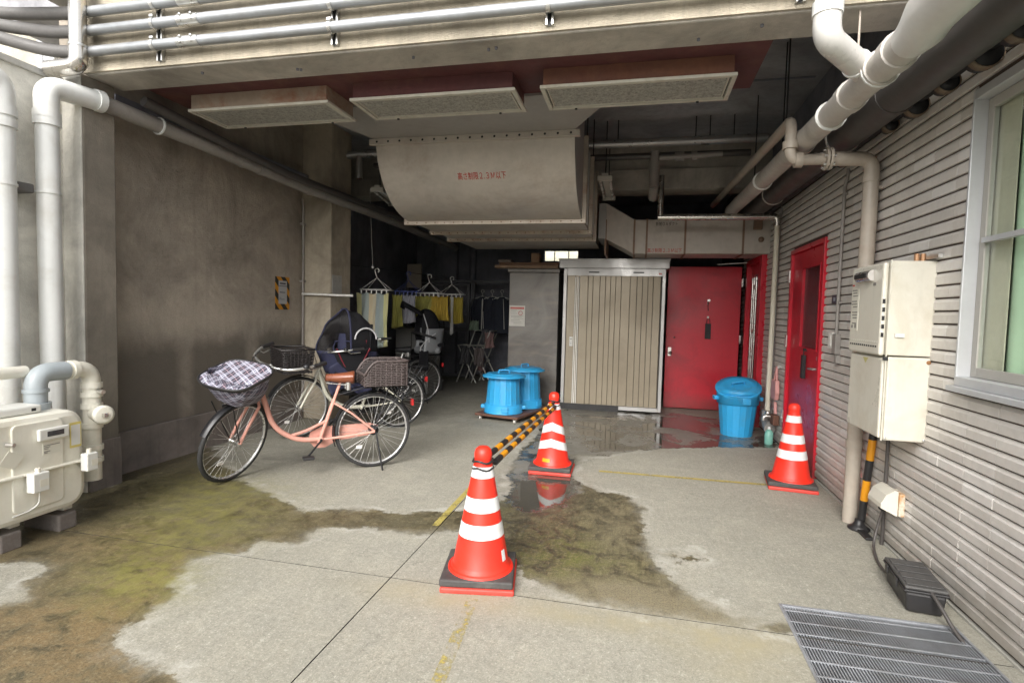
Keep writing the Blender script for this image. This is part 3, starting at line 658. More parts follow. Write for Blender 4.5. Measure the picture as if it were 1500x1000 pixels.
part(lp2, 'tube', MB().tube([(-3.74,3.53,2.935),(-3.62,4.24,2.825),(-3.52,5.01,2.735),(-3.42,8.0,2.72)], .04, 14), M_PDARK, world=True)
lp3 = thing('ceiling_pipe', 'pair of dark silver pipes crossing under the ceiling behind the duct', 'pipe', (-1, 6.6, 3.36))
part(lp3, 'upper_tube', MB().tube([(-3.75,6.45,3.33),(-3.6,6.5,3.36),(1.3,6.5,3.35)], .048, 14), mat('silver_pipe', (.36,.35,.34), .35, .6, .15, 5), world=True)
part(lp3, 'lower_tube', MB().tube([(-3.4,6.62,3.24),(1.15,6.62,3.235)], .038, 12), M_PDARK, world=True)
part(lp3, 'branch', MB().tube(bent([(-3.55,6.5,3.36),(-3.55,6.5,3.05)], .05), .044, 12), mat('silver_pipe', (0,0,0)), world=True)
part(lp3, 'tee', MB().tube([(.12,6.62,3.28),(.12,6.62,2.88)], .058, 14).tube([(.12,6.62,2.90),(.12,6.9,2.82)], .055, 14), M_PGREY, world=True)
part(lp3, 'valve_run', MB().tube([(.17,6.58,3.2),(.85,6.58,3.22)], .03, 10).tube([(.34,6.58,3.205),(.44,6.58,3.207)], .05, 10).tube([(.52,6.58,3.21),(.58,6.58,3.212)], .05, 10), M_PGREY, world=True)
# hanger rods
hr = MB()
rods = [(-2.95,6.5),(-3.1,6.5),(-2.75,6.5),(-.3,6.5),(.55,6.5),(.7,6.5),(.95,6.5),(.985,4.35),(1.09,4.9),(1.09,6.0),(-.57,5.68),(-.57,6.44)]
for i, (x, y) in enumerate(rods):
    z0 = 3.38 if y == 6.5 else 2.75
    single('hanger_rod', MB().tube([(x,y,z0),(x,y,3.62)], .006, 6), M_BLACK, 'thin dark threaded rod hanging from the ceiling slab', 'rod', 'threaded hanger rods under the ceiling')
# ------------------------------------------------------------------ right-hand pipes
M_PVCD = mat('dusty_pvc', (.50,.47,.43), .5, 0, .12, 3, 0, 50, (.27,.23,.2), .6, 2.2); M_PTAN = mat('tan_pipe', (.42,.37,.31), .45, 0, .12, 4, 0, 50, (.3,.2,.14), .5, 4)
v = thing('drain_pipe', 'white plastic drain pipe dropping in front of the beam into a long grey pipe', 'pipe', (1.1, 3.4, 2.6))
part(v, 'riser', MB().tube([(.80,2.86,5.0),(.80,2.86,2.84)], .056, 16), M_PVC, world=True)
part(v, 'elbow', MB().tube(bent([(.80,2.86,2.83),(.80,2.86,2.70),(1.06,3.12,2.64)], .13, 7), .06, 16), mat('aged_pvc', (.62,.61,.58), .4, 0, .08, 4), world=True)
collars(v, (((.80,2.86,2.83),(0,0,1)),), .058, M_PVC, 'socket', .06)
collars(v, (((1.0,3.06,2.655),(.7,.7,-.15)),), .060, M_PVC, 'socket', .02)
part(v, 'main', MB().tube([(1.09,2.7,2.60),(1.09,7.4,2.74)], .074, 18), M_PVCD, world=True)
part(v, 'near_main', MB().tube([(1.08,2.0,2.61),(1.08,2.52,2.62),(1.09,2.62,2.60),(1.09,2.72,2.60)], [.098,.098,.09,.076], 18), mat('aged_pvc', (0,0,0)), world=True)
collars(v, (((1.09,2.84,2.604),(0,1,0)), ((1.09,3.03,2.61),(0,1,0)), ((1.09,3.40,2.622),(0,1,0)), ((1.09,4.3,2.648),(0,1,0))), .075, M_PVCD, 'socket', .07)
collars(v, (((1.09,3.02,2.61),(0,1,0)), ((1.09,3.72,2.63),(0,1,0)), ((1.09,5.6,2.686),(0,1,0))), .079, M_PVC, 'clip', .012)
part(v, 'hanger', MB().tube([(1.06,3.24,2.70),(1.06,3.24,3.0)], .006, 6), M_PTAN, world=True)
k = thing('large_pipe', 'thick dark grey pipe running back along the tiled wall top', 'pipe', (1.36, 4, 2.66))
part(k, 'tube', MB().tube([(1.36,1.2,2.63),(1.36,8.2,2.76)], .108, 22), M_PDARK, world=True)
collars(k, (((1.36,3.55,2.673),(0,1,0)),), .100, M_PDARK, 'socket', .06)
collars(k, (((1.36,4.35,2.688),(0,1,0)), ((1.36,6.4,2.726),(0,1,0))), .104, M_PVCD, 'clip', .014)
for i, yy in enumerate((2.50, 2.74, 2.98, 3.30, 3.62, 3.95, 4.75)):
    h = thing('pipe_stub', ('first','second','third','fourth','fifth','sixth','farthest')[i]+' round stub from the front along the tiled wall top', 'vent', (1.5, yy, 2.6), 0, 'round stubs along the wall top')
    rr = (.07, .062, .07, .055, .062, .045, .05)[i]
    part(h, 'rim', MB().lathe([(rr-.006,-.022),(rr,-.022),(rr,.022),(rr-.006,.022)], 20, (1.50, yy, 2.63), (0,1,0)), mat('wood_rim', (.16,.115,.075), .6, 0, .3, 9), world=True)
    part(h, 'core', MB().lathe([(0,-.018),(rr-.007,-.018),(rr-.007,.06),(0,.06)], 20, (1.50, yy, 2.63), (0,1,0)), M_BLACK, world=True)
part(k, 'inner_tube', MB().tube([(1.51,1.2,2.66),(1.51,8.2,2.72)], .04, 12), M_BLACK, world=True)
f = thing('flanged_pipe', 'tan pipe with flange stepping across and down the wall behind the boiler', 'pipe', (1.5, 4.2, 0))
part(f, 'run', MB().tube(bent([(.985,8.4,3.0),(.985,4.2,2.77),(.985,4.2,2.50),(1.21,4.2,2.50)], .075, 6), .038, 14), M_PTAN, world=True)
part(f, 'drop', MB().tube(bent([(1.24,4.2,2.50),(1.50,4.2,2.49),(1.49,4.2,0.0)], .075, 6), .047, 16), M_PTAN, world=True)
part(f, 'flange', MB().tube([(1.205,4.2,2.50),(1.222,4.2,2.50)], .075, 20), M_PTAN, world=True); part(f, 'flange', MB().tube([(1.228,4.2,2.50),(1.245,4.2,2.50)], .075, 20), M_PTAN, world=True)
for a in range(6): part(f, 'bolt', MB().tube([(1.19,4.2+.058*math.cos(a),2.5+.058*math.sin(a)),(1.26,4.2+.058*math.cos(a),2.5+.058*math.sin(a))], .009, 6), M_STRUT, world=True)
collars(f, (((1.497,4.2,2.36),(0,0,1)), ((1.04,4.2,2.50),(1,0,0)), ((1.492,4.2,.55),(0,0,1)), ((.985,4.2,2.60),(0,0,1))), .046, M_PTAN)
part(f, 'wall_bracket', MB().box(1.50,4.19,2.29,1.575,4.21,2.31), M_PTAN, world=True)
s_ = thing('insulated_pipe', 'silver pipe across the red door dropping as a cream downpipe', 'pipe', (1.5, 6.8, 0))
part(s_, 'top_run', MB().tube([(.21,6.8,3.05),(.21,6.8,2.57)], .034, 12), M_STEEL, world=True)
part(s_, 'cross_run', MB().tube([(.185,6.8,2.565),(1.47,6.8,2.555)], .036, 14), M_STEEL, world=True)
part(s_, 'drop', MB().tube([(1.50,6.8,2.54),(1.50,6.82,.33)], .028, 12), mat('cream_lagging', (.66,.61,.50), .5, 0, .08, 4), world=True)
part(s_, 'elbow', MB().tube(bent([(1.40,6.8,2.556),(1.50,6.8,2.555),(1.50,6.8,2.45)], .06), .04, 12), M_STEEL, world=True)
part(s_, 'foot_elbow', MB().tube(bent([(1.50,6.82,.34),(1.50,6.82,.18),(1.50,6.66,.15)], .12), .06, 12), M_PGREY, world=True)
for yy, z0, z1, lab in ((6.88,.68,2.68,'thin grey conduit on the wall beside the cream downpipe'),(4.84,1.28,2.58,'thin grey conduit on the wall above the switch boxes')):
    c = thing('wall_conduit', lab, 'pipe', (1.55, yy, z0))
    part(c, 'tube', MB().tube(bent([(1.545,yy,z0),(1.545,yy,z1-.12),(1.555,yy-.03,z1-.06),(1.555,yy-.03,z1)], .03), .0125, 10), M_PGREY, world=True)
    for zz in (z0+.25, z0+1.1): part(c, 'saddle', MB().box(1.54,yy-.03,zz,1.563,yy+.03,zz+.02), M_PGREY, world=True)
c = thing('wall_conduit', 'thin dark conduit in the corner between left wall and column', 'pipe', (-4.05, 6.05, .3))
part(c, 'tube', MB().tube(bent([(-4.05,6.05,.30),(-4.05,6.05,2.62),(-4.0,5.95,2.70)], .06), .014, 8), M_PGREY, world=True)
for zz in (.9, 1.7, 2.4): part(c, 'saddle', MB().box(-4.079,6.02,zz,-4.03,6.079,zz+.025), M_PGREY, world=True)
# ------------------------------------------------------------------ window in the tiled wall
M_ALU = mat('aluminium', (.46,.47,.48), .4, .3, .05, rvar=.04)
wn_ = thing('window', 'aluminium window with pale green curtain in the tiled wall', 'window', (1.58, 2.3, 1.1))
y0, y1, z0, z1 = 1.302, 3.168, 1.092, 2.528
fm = MB().box(1.555,y1-.016,z0,1.66,y1,z1).box(1.555,y0,z0,1.66,y0+.016,z1).box(1.555,y0+.016,z1-.045,1.66,y1-.016,z1).box(1.55,y0+.016,z0,1.66,y1-.016,z0+.045)
part(wn_, 'frame', fm, M_ALU, bev=.003, world=True)
part(wn_, 'sill', MB().box(1.52,y0,z0-.028,1.575,y1,z0-.001), M_ALU, bev=.003, world=True)
s_ = part(wn_, 'sash', MB().box(1.615,y1-.06,z0+.046,1.64,y1-.017,z1-.046).box(1.615,2.2,z0+.046,1.64,2.26,z1-.046).box(1.615,2.26,z0+.046,1.64,y1-.06,z0+.095).box(1.615,2.26,z1-.095,1.64,y1-.06,z1-.046), mat('window_sash', (.40,.385,.35), .5, 0, .05, rvar=.05), bev=.003, world=True)
part(wn_, 'glazing_bar', MB().box(1.60,2.261,1.79,1.63,y1-.0605,1.815), M_ALU, world=True)
def glass(name, tint=(.95,.98,.96), rough=.02, opac=.25):
    t = NT(name); tr = t.new('ShaderNodeBsdfTransparent'); tr.inputs[0].default_value = (*tint, 1)
    gl = t.new('ShaderNodeBsdfGlossy'); gl.inputs['Roughness'].default_value = rough
    fr = t.new('ShaderNodeFresnel'); fr.inputs[0].default_value = 1.5; mx = t.new('ShaderNodeMixShader')
    bf = t.math('SUBTRACT', 1, t.new('ShaderNodeNewGeometry').outputs['Backfacing']); t.link(t.math('MULTIPLY', t.math('MULTIPLY_ADD', fr.outputs[0], .5, opac*.1), bf), mx.inputs[0]); t.link(tr.outputs[0], mx.inputs[1]); t.link(gl.outputs[0], mx.inputs[2]); t.link(mx.outputs[0], t.out.inputs[0])
    return t.m
M_GLASS = glass('window_glass')
part(wn_, 'glass', MB().box(1.622,2.26,z0+.095,1.626,y1-.06,z1-.095), M_GLASS, world=True)
part(wn_, 'glass', MB().box(1.632,y0+.03,z0+.05,1.636,2.2,z1-.05), M_GLASS, world=True)
cu = MB(); cu.grid(lambda u, v: (1.672+.012*math.sin(u*70)+.006*math.sin(u*23), 1.30+u*1.70, 1.08+v*1.46), 160, 2)
part(wn_, 'curtain', cu, mat('green_curtain', (.50,.64,.47), .9, 0, .08, 3), world=True)
part(wn_, 'blind', MB().box(1.65,2.97,1.10,1.655,3.168,2.52), mat('beige_blind', (.56,.52,.42), .9, 0, .1, 4), world=True)
rm = MB().box(1.60,1.25,1.02,2.4,3.22,1.04).box(1.79,1.25,1.04,2.6,3.22,1.06).box(2.3,1.2,1.0,2.35,3.3,2.7).box(1.785,1.2,2.56,2.4,3.3,2.6).box(1.66,3.172,1.06,2.3,3.2,2.6).box(1.66,1.22,1.06,2.3,1.25,2.6)
part(wn_, 'reveal', rm, mat('room_paint', (.5,.5,.46), .9), world=True)
# ------------------------------------------------------------------ red doors
M_RED = mat('red_door_paint', (.56,.010,.028), .38, 0, .10, 1.5, .05, 12, (.26,.012,.022), .7, 1.6, .16, splash=(.14,.04,.035))
M_CHROME = mat('brushed_metal', (.62,.60,.57), .28, .9, .08)
dr = thing('red_door', 'red steel door with dark glass panel in the tiled wall', 'door', (1.6, 5.8, 0))
y0, y1 = 5.245, 6.335
part(dr, 'frame', MB().box(1.545,y0,0,1.66,y0+.045,2.115).box(1.545,y1-.045,0,1.66,y1,2.115).box(1.545,y0+.045,2.07,1.66,y1-.045,2.115), M_RED, bev=.003, world=True)
lf = MB(); ga, gb, gc, gd = 5.42, 5.93, 1.13, 1.895
lf.box(1.575,y0+.048,.02,1.615,ga,2.066).box(1.575,gb,.02,1.615,y1-.048,2.066).box(1.575,ga,.02,1.615,gb,gc).box(1.575,ga,gd,1.615,gb,2.066)
leaf = part(dr, 'leaf', lf, M_RED, world=True)
part(dr, 'glazing_bead', MB().box(1.566,ga-.02,gc-.02,1.5745,ga,gd+.02).box(1.566,gb,gc-.02,1.5745,gb+.02,gd+.02).box(1.566,ga,gd,1.5745,gb,gd+.02).box(1.566,ga,gc-.02,1.5745,gb,gc), M_RED, bev=.002, world=True)
part(dr, 'glass', MB().box(1.59,ga,gc,1.60,gb,gd), mat('dark_wired_glass', (.035,.016,.018), .12, 0, .15, 6), world=True)
part(dr, 'glass_backing', MB().box(1.64,y0+.05,.02,1.655,y1-.05,2.06), M_BLACK, world=True)
h_ = part(dr, 'handle', MB().tube([(1.572,5.33,.96),(1.53,5.33,.96)], .012, 10).tube(bent([(1.53,5.33,.96),(1.525,5.34,.96),(1.525,5.45,.955)], .02), .011, 10), M_CHROME, world=True)
part(dr, 'lock', MB().lathe([(0,.02),(.018,.02),(.022,0)], 16, (1.575,5.33,1.055), (-1,0,0)), M_CHROME, world=True)
part(dr, 'hook', MB().box(1.545,5.69,1.10,1.5745,5.72,1.125), M_BLACK, world=True)
for z in (1.78, 1.10, .3): part(dr, 'hinge', MB().box(1.53,6.29,z,1.5445,6.34,z+.13), M_CHROME, bev=.003, world=True)
single('door_tag', MB().box(1.535,5.675,.84,1.565,5.735,1.06).tube([(1.55,5.70,1.06),(1.55,5.705,1.11),(1.55,5.71,1.06)], .004, 6), M_BLACK, 'black pouch hanging on the door with dark glass', 'pouch', bev=.006)
d2 = thing('red_door', 'plain red steel door leaf standing open beside the garden shed', 'door', (.95, 8.6, 0))
part(d2, 'leaf', MB().box(.42,8.6,.015,1.455,8.64,2.14), M_RED, bev=.004, world=True)
part(d2, 'lock_plate', MB().box(.455,8.592,.80,.505,8.5995,.93), M_CHROME, bev=.002, world=True)
part(d2, 'knob', MB().lathe([(0,.06),(.022,.055),(.027,.035),(.012,.02),(.012,0)], 16, (.49,8.592,.845), (0,-1,0)), M_CHROME, world=True)
part(d2, 'peephole', MB().lathe([(0,.012),(.012,.010),(.014,0)], 12, (.54,8.6,1.08), (0,-1,0)), M_CHROME, world=True)
part(d2, 'hook', MB().box(.99,8.575,1.625,1.03,8.5995,1.66).tube([(1.0,8.58,1.63),(.99,8.57,1.585)], .006, 6), M_CHROME, world=True)
for z in (1.85, 1.02, .25): part(d2, 'hinge', MB().box(1.456,8.58,z,1.475,8.62,z+.12), M_CHROME, world=True)
part(d2, 'suction_hook', MB().box(.996,8.586,1.375,1.024,8.5995,1.41), mat('white_enamel', (.75,.74,.70), .4), world=True)
single('hanging_pouch', MB().box(.975,8.565,1.075,1.055,8.59,1.30).tube([(.99,8.578,1.30),(1.0,8.58,1.375),(1.03,8.58,1.375),(1.04,8.578,1.30)], .005, 6), M_BLACK, 'black pouch hanging on the plain red door leaf', 'pouch', bev=.008)
single('strap', MB().tube([(1.008,8.585,1.62),(1.002,8.582,1.55),(1.01,8.582,1.49)], .007, 6), M_BLACK, 'short dark strap dangling from the hook on the red door leaf', 'strap')
d3 = thing('door_frame', 'red door frame with narrow glazed leaf facing the open red door', 'door', (1.57, 8.0, 0))
part(d3, 'jamb', MB().box(1.50,7.52,0,1.66,7.70,2.21), M_RED, bev=.004, world=True); part(d3, 'jamb', MB().box(1.50,8.46,0,1.66,8.54,2.21), M_RED, bev=.004, world=True)
part(d3, 'lintel', MB().box(1.50,7.701,2.14,1.66,8.459,2.21), M_RED, bev=.004, world=True)
part(d3, 'leaf', MB().box(1.56,7.701,.02,1.60,7.80,2.135).box(1.56,8.36,.02,1.60,8.458,2.135).box(1.56,7.80,.02,1.60,8.36,.25).box(1.56,7.80,2.0,1.60,8.36,2.135), M_RED, world=True)
part(d3, 'glass', MB().box(1.575,7.80,.25,1.58,8.36,2.0), mat('dim_glass', (.06,.05,.045), .1, 0, .2, 2), world=True)
for y in (7.95, 8.08, 8.2): part(d3, 'push_bar', MB().tube([(1.535,y,.35),(1.535,y,1.95)], .016, 10), M_CHROME, world=True)
for z in (.5, 1.2, 1.8): part(d3, 'clip', MB().box(1.52,7.94,z,1.56,8.10,z+.05), M_FRAME, world=True)
part(d3, 'closer_arm', MB().tube([(1.1,8.55,2.17),(1.5,8.47,2.19)], .008, 6), M_CHROME, world=True)
# ------------------------------------------------------------------ boiler on the wall
M_CRM = mat('cream_enamel', (.64,.615,.53), .36, 0, .05, 3, 0, 50, (.42,.36,.25), .5, 2, .18)
bo = thing('water_boiler', 'cream wall-hung gas water heater with pipe cover below', 'boiler', (1.45, 3.68, .74))
part(bo, 'pipe_cover', MB().box(1.36,3.43,.735,1.575,3.91,1.205), M_CRM, bev=.01, world=True)
part(bo, 'casing', MB().box(1.352,3.43,1.212,1.575,3.915,1.735), M_CRM, bev=.006, world=True)
part(bo, 'cover_front', MB().box(1.335,3.438,.745,1.3595,3.905,1.195), M_CRM, bev=.01, world=True)
part(bo, 'front_panel', MB().box(1.322,3.452,1.208,1.3515,3.91,1.728), M_CRM, bev=.012, world=True)
part(bo, 'side_flange', MB().box(1.345,3.420,.735,1.351,3.4295,1.74), M_CRM, world=True)
part(bo, 'exhaust', MB().tube([(1.322,3.58,1.665),(1.322,3.79,1.665)], .033, 16), M_CHROME, world=True)
part(bo, 'exhaust_slot', MB().box(1.286,3.60,1.652,1.291,3.775,1.678), M_BLACK, world=True)
for i in range(5): part(bo, 'slot', MB().box(1.326,3.4505,1.50-i*.047,1.340,3.4519,1.525-i*.047), M_BLACK, world=True)
for i in range(13):
    for j in range(2): part(bo, 'vent_hole', MB().box(1.3205,3.49+i*.031,1.252+j*.026,1.3219,3.508+i*.031,1.262+j*.026), M_BLACK if j == 0 else M_FRAME, world=True)
M_LAB = mat('paper_label', (.66,.64,.55), .6, 0, .04); M_INK = mat('grey_print', (.22,.21,.19), .7, 0, .3, 90)
part(bo, 'spec_label', MB().box(1.3207,3.78,1.34,1.3219,3.895,1.60), M_LAB, world=True)
im = MB()
for i in range(13):
    if i % 4 != 3: im.box(1.3195,3.79+rng.uniform(0,.02),1.585-i*.017,1.3206,3.86+rng.uniform(0,.03),1.592-i*.017)
im.box(1.3195,3.80,1.355,1.3206,3.825,1.38).box(1.3195,3.85,1.355,1.3206,3.875,1.375)
part(bo, 'label_print', im, M_INK, world=True, kind='stuff')
part(bo, 'red_mark', MB().box(1.3205,3.86,1.615,1.3219,3.89,1.625), M_REDINK, world=True)
part(bo, 'badge', MB().box(1.3205,3.54,1.605,1.3219,3.58,1.622), M_INK, world=True)
part(bo, 'sticker', MB().box(1.385,3.4185,1.315,1.43,3.4285,1.335), mat('white_enamel', (0,0,0)), world=True)
part(bo, 'caution_mark', MB().add([(1.3335,3.62,1.185),(1.3335,3.70,1.185),(1.3335,3.66,1.15)], [(0,1,2)]), mat('pale_yellow', (.55,.5,.2), .6), world=True)
part(bo, 'latch', MB().box(1.33,3.412,1.185,1.355,3.4195,1.205), M_BLACK, world=True)
for x, z in ((1.37,.75),(1.56,.75)): part(bo, 'screw', MB().lathe([(0,.004),(.006,.004),(.007,0)], 8, (x,3.4295,z), (0,-1,0)), M_STRUT, world=True)
part(bo, 'rust_spot', MB().lathe([(0,.003),(.011,.002),(.012,0)], 10, (1.56,3.4295,1.18), (0,-1,0)), mat('rust_brown', (.30,.15,.06), .8), world=True)
for x in (1.50, 1.53): part(bo, 'top_nipple', MB().tube([(x,3.5,1.735),(x,3.5,1.78)], .014, 8), mat('copper', (.42,.24,.13), .4, .5), world=True)
part(bo, 'top_bracket', MB().box(1.54,3.36,1.745,1.578,3.56,1.765), M_STRUT, world=True)
# outlet, tiger stand pole, black box, switches
ou = thing('outdoor_outlet', 'rust-stained outdoor socket under a cream hood on the tiled wall', 'socket', (1.55, 3.7, .3))
def rusty():
    t = NT('rusty_cream'); v = t.coord(); n = t.noise(v, 14, 5, .7)
    t.link(t.mix(t.ramp(n, .42, .6), (.60,.56,.46), (.48,.24,.08)), t.b.inputs['Base Color']); t.b.inputs['Roughness'].default_value = .6; return t.m
part(ou, 'backbox', MB().box(1.535,3.60,.255,1.566,3.72,.39), rusty(), bev=.004, world=True)
hp = [(1.534,.25),(1.534,.40),(1.515,.405),(1.47,.375),(1.445,.32),(1.445,.295)]
hd = MB(); hd.add([(x, y, z) for y in (3.615, 3.80) for x, z in hp], [(0,1,2,3,4,5),(6,7,8,9,10,11)]+[(i,i+1,7+i,6+i) for i in range(1,5)]+[(0,1,7,6)])
part(ou, 'hood', hd, M_CRM, world=True)
part(ou, 'plug', MB().cbox((1.50,3.72,.28), (.04,.05,.06)), M_BLACK, bev=.008, world=True)
part(ou, 'conduit', MB().tube([(1.545,3.82,.0),(1.545,3.82,.75)], .011, 10), M_PDARK, world=True)
single('power_cable', MB().tube(bent([(1.50,3.72,.26),(1.48,3.74,.12),(1.45,3.70,.03),(1.40,3.5,.012),(1.38,3.34,.02),(1.40,3.25,.09)], .08), .008, 8), M_PDARK, 'grey cable from the wall socket down to the black box', 'cable')
M_YEL = mat('yellow_plastic', (.72,.30,.01), .4, 0, .08, 6); M_BLKP = mat('black_plastic', (.022,.021,.022), .45, 0, .2, 6)
sp = thing('striped_pole', 'yellow and black striped pole standing under the boiler', 'pole', (1.50, 4.05, 0))
pt = lambda t_: Vector((1.515+.03*t_, 4.07-.05*t_, .06+.70*t_))
for i in range(5):
    part(sp, 'band', MB().tube([pt(i/5), pt((i+1)/5)], .024, 12), M_YEL if i % 2 else M_BLKP, world=True)
part(sp, 'foot', MB().lathe([(0,.0),(.065,.0),(.068,.012),(.04,.03),(.028,.05),(.026,.07),(0,.07)], 20, (1.50,4.06,0)), M_BLKP, world=True)
part(sp, 'foot_arm', MB().box(1.47,3.86,.0,1.52,4.02,.018), M_BLKP, bev=.006, world=True)
bx = thing('black_box', 'black plastic lidded box on the ground against the tiled wall', 'box', (1.41, 3.1, 0), rad(-7))
q = [(-.085,-.17),(.085,-.17),(.085,.17),(-.085,.17)]
tb = MB(); tb.add([(x*.86, y*.94, .004) for x, y in q]+[(x, y, .105) for x, y in q], [(0,3,2,1),(4,5,6,7),(0,1,5,4),(1,2,6,5),(2,3,7,6),(3,0,4,7)])
part(bx, 'tub', tb, M_BLKP, bev=.012)
part(bx, 'rim', MB().box(-.092,-.177,.106,.092,.177,.118), M_BLKP, bev=.004)
lidm = mat('dusty_black_lid', (.07,.068,.066), .6, 0, .25, 8, .1, 40)
part(bx, 'lid', MB().box(-.088,-.172,.1185,.088,.172,.135), lidm, bev=.006)
for i in range(4): part(bx, 'lid_rib', MB().box(-.075,-.15+i*.078,.1355,.075,-.09+i*.078,.1395), lidm, bev=.002)
for yy in (-.06, .09): part(bx, 'clasp', MB().box(-.1,yy-.02,.085,-.0925,yy+.02,.125), M_BLKP, bev=.002)
single('drain_cable', MB().tube(bent([(1.41,2.93,.115),(1.42,2.86,.08),(1.44,2.80,.02),(1.46,2.72,-.02),(1.455,2.66,-.1)], .05), .009, 8), M_PDARK, 'grey cable running from the black box into the grating', 'cable')
sw = thing('switch_box', 'pale switch boxes on the tiled wall beside the boiler', 'switch', (1.56, 4.88, 1.2))
part(sw, 'cover', MB().box(1.535,4.90,1.17,1.565,5.0,1.30), mat('white_enamel', (0,0,0)), bev=.004, world=True); part(sw, 'box', MB().box(1.525,4.79,1.13,1.565,4.87,1.29), M_PGREY, bev=.004, world=True)
part(sw, 'rocker', MB().box(1.531,4.925,1.19,1.5345,4.975,1.28), mat('white_enamel', (0,0,0)), bev=.002, world=True); part(sw, 'small_box', MB().box(1.53,4.77,1.06,1.565,4.82,1.125), M_PGREY, bev=.004, world=True)
np_ = thing('name_plate', 'small dark plate on the tiled wall beside the red door', 'plate', (1.56, 4.98, 1.55))
part(np_, 'plate', MB().box(1.556,4.91,1.535,1.564,5.03,1.605), mat('dark_plate', (.03,.03,.05), .4), bev=.002, world=True)
part(np_, 'display', MB().box(1.5545,4.945,1.555,1.5559,4.985,1.585), mat('pale_display', (.3,.33,.38), .5), world=True)
# dustpan, bottle
M_PINK = mat('pink_plastic', (.62,.30,.28), .5, 0, .08, 5)
dp = thing('dustpan', 'pink dustpan hanging on the wall beside the red door with dark glass', 'dustpan', (1.52, 6.62, .5))
pan = MB(); pan.prism([(6.52,.50),(6.70,.50),(6.73,.58),(6.70,.72),(6.52,.72),(6.49,.58)], 0, 1.50, 1.545)
part(dp, 'pan', pan, M_PINK, bev=.01, world=True)
part(dp, 'handle', MB().tube(bent([(1.525,6.56,.72),(1.53,6.60,.86),(1.53,6.62,.86),(1.525,6.66,.72)], .03), .011, 8), M_PINK, world=True)
part(dp, 'hook', MB().box(1.53,6.585,.85,1.565,6.625,.885), M_CHROME, world=True)
br_ = thing('hand_brush', 'small brush hanging below the pink dustpan', 'brush', (1.53, 6.58, .3))
part(br_, 'handle', MB().tube([(1.53,6.60,.47),(1.53,6.57,.34)], .018, 8), M_PINK, world=True); part(br_, 'bristles', MB().box(1.49,6.49,.22,1.555,6.63,.335), mat('brown_bristle', (.13,.06,.04), .9, 0, .4, 60), bev=.01, world=True)
tp = thing('wall_tap', 'steel tap on the foot of the cream downpipe', 'tap', (1.47, 6.66, .28))
part(tp, 'spout', MB().tube(bent([(1.56,6.62,.30),(1.42,6.62,.30),(1.42,6.62,.25)], .03), .02, 10), M_CHROME, world=True); part(tp, 'knob', MB().lathe([(0,.05),(.03,.05),(.034,.02),(.015,0)], 12, (1.46,6.62,.31)), M_CHROME, world=True)
bt = thing('spray_bottle', 'mint green bottle standing on the ground by the wall', 'bottle', (1.47, 6.55, 0))
part(bt, 'body', MB().lathe([(0,0),(.042,0),(.045,.01),(.045,.13),(.03,.155),(.014,.165)], 16, (1.47,6.55,0)), mat('mint_plastic', (.22,.50,.42), .4, 0, .06), world=True); part(bt, 'cap', MB().lathe([(.014,.165),(.016,.166),(.016,.195),(0,.195)], 12, (1.47,6.55,0)), M_PVC, world=True)
# ------------------------------------------------------------------ garden shed
M_SHED = mat('olive_shed_sheet', (.30,.255,.185), .42, .25, .08, 1.2, .02, 40, (.17,.14,.10), .35, 1.5, .1); M_SHEDF = mat('silver_shed_frame', (.40,.395,.385), .38, .45, .07, 3)
sh = thing('garden_shed', 'metal garden shed with olive ribbed sliding doors and silver frame', 'shed', (-.37, 8.06, 0))
yF = 8.06
part(sh, 'body', MB().box(-1.085,8.09,.05,.362,9.3,2.10), M_SHEDF, world=True)
part(sh, 'roof', MB().box(-1.155,8.03,2.058,.41,9.4,2.19), M_SHEDF, bev=.01, world=True)
part(sh, 'roof_lip', MB().box(-1.162,8.02,2.176,.417,8.05,2.198), M_SHEDF, bev=.003, world=True)
part(sh, 'post', MB().box(-1.085,8.045,.05,-1.035,8.089,2.056), M_SHEDF, bev=.004, world=True); part(sh, 'post', MB().box(.315,8.045,.02,.362,8.089,2.056), M_SHEDF, bev=.004, world=True)
part(sh, 'header', MB().box(-1.034,8.048,1.955,.314,8.089,2.056), M_SHEDF, world=True); part(sh, 'sill', MB().box(-1.034,8.03,.02,.314,8.089,.075), M_SHEDF, bev=.004, world=True)
for x in (-.72, -.09): part(sh, 'vent', MB().box(x,8.044,1.995,x+.15,8.0475,2.012), M_BLACK, world=True)
part(sh, 'maker_mark', MB().box(.14,8.0455,1.972,.235,8.0475,1.983), mat('white_enamel', (0,0,0)), world=True); part(sh, 'red_mark', MB().box(.262,8.0455,1.975,.305,8.0475,2.0), mat('pale_red', (.6,.16,.13), .5), world=True)
Xz = lambda p: -.864+(p/3.845-48)*.00959
cuts = [118,165,190,240,268,308,340,369,398,430,480,518,549,579,608,650]
for i, (a, b) in enumerate(zip(cuts, cuts[1:])):
    dy = 0 if i < 5 else .012 if i < 10 else .022
    xa, xb = Xz(a)+.0012, Xz(b)-.0012; y = 8.052+dy
    m = MB(); m.prism([(xa,y+.022),(xa,y+.005),(xa+.004,y),(xb-.004,y),(xb,y+.005),(xb,y+.022)], 2, .078, 1.953)
    part(sh, 'panel', m, M_SHED, world=True)
part(sh, 'groove_backing', MB().box(-1.034,8.078,.078,.314,8.0885,1.953), mat('groove_brown', (.05,.042,.032), .7), world=True)
for x in (Xz(167), Xz(177), Xz(187)): part(sh, 'handle_strip', MB().box(x-.005,8.032,.085,x+.005,8.0515,1.93), mat('white_strip', (.88,.87,.82), .4), world=True)
part(sh, 'lock_plate', MB().box(-.975,8.04,.92,-.925,8.051,1.06), mat('white_enamel', (0,0,0)), bev=.003, world=True)
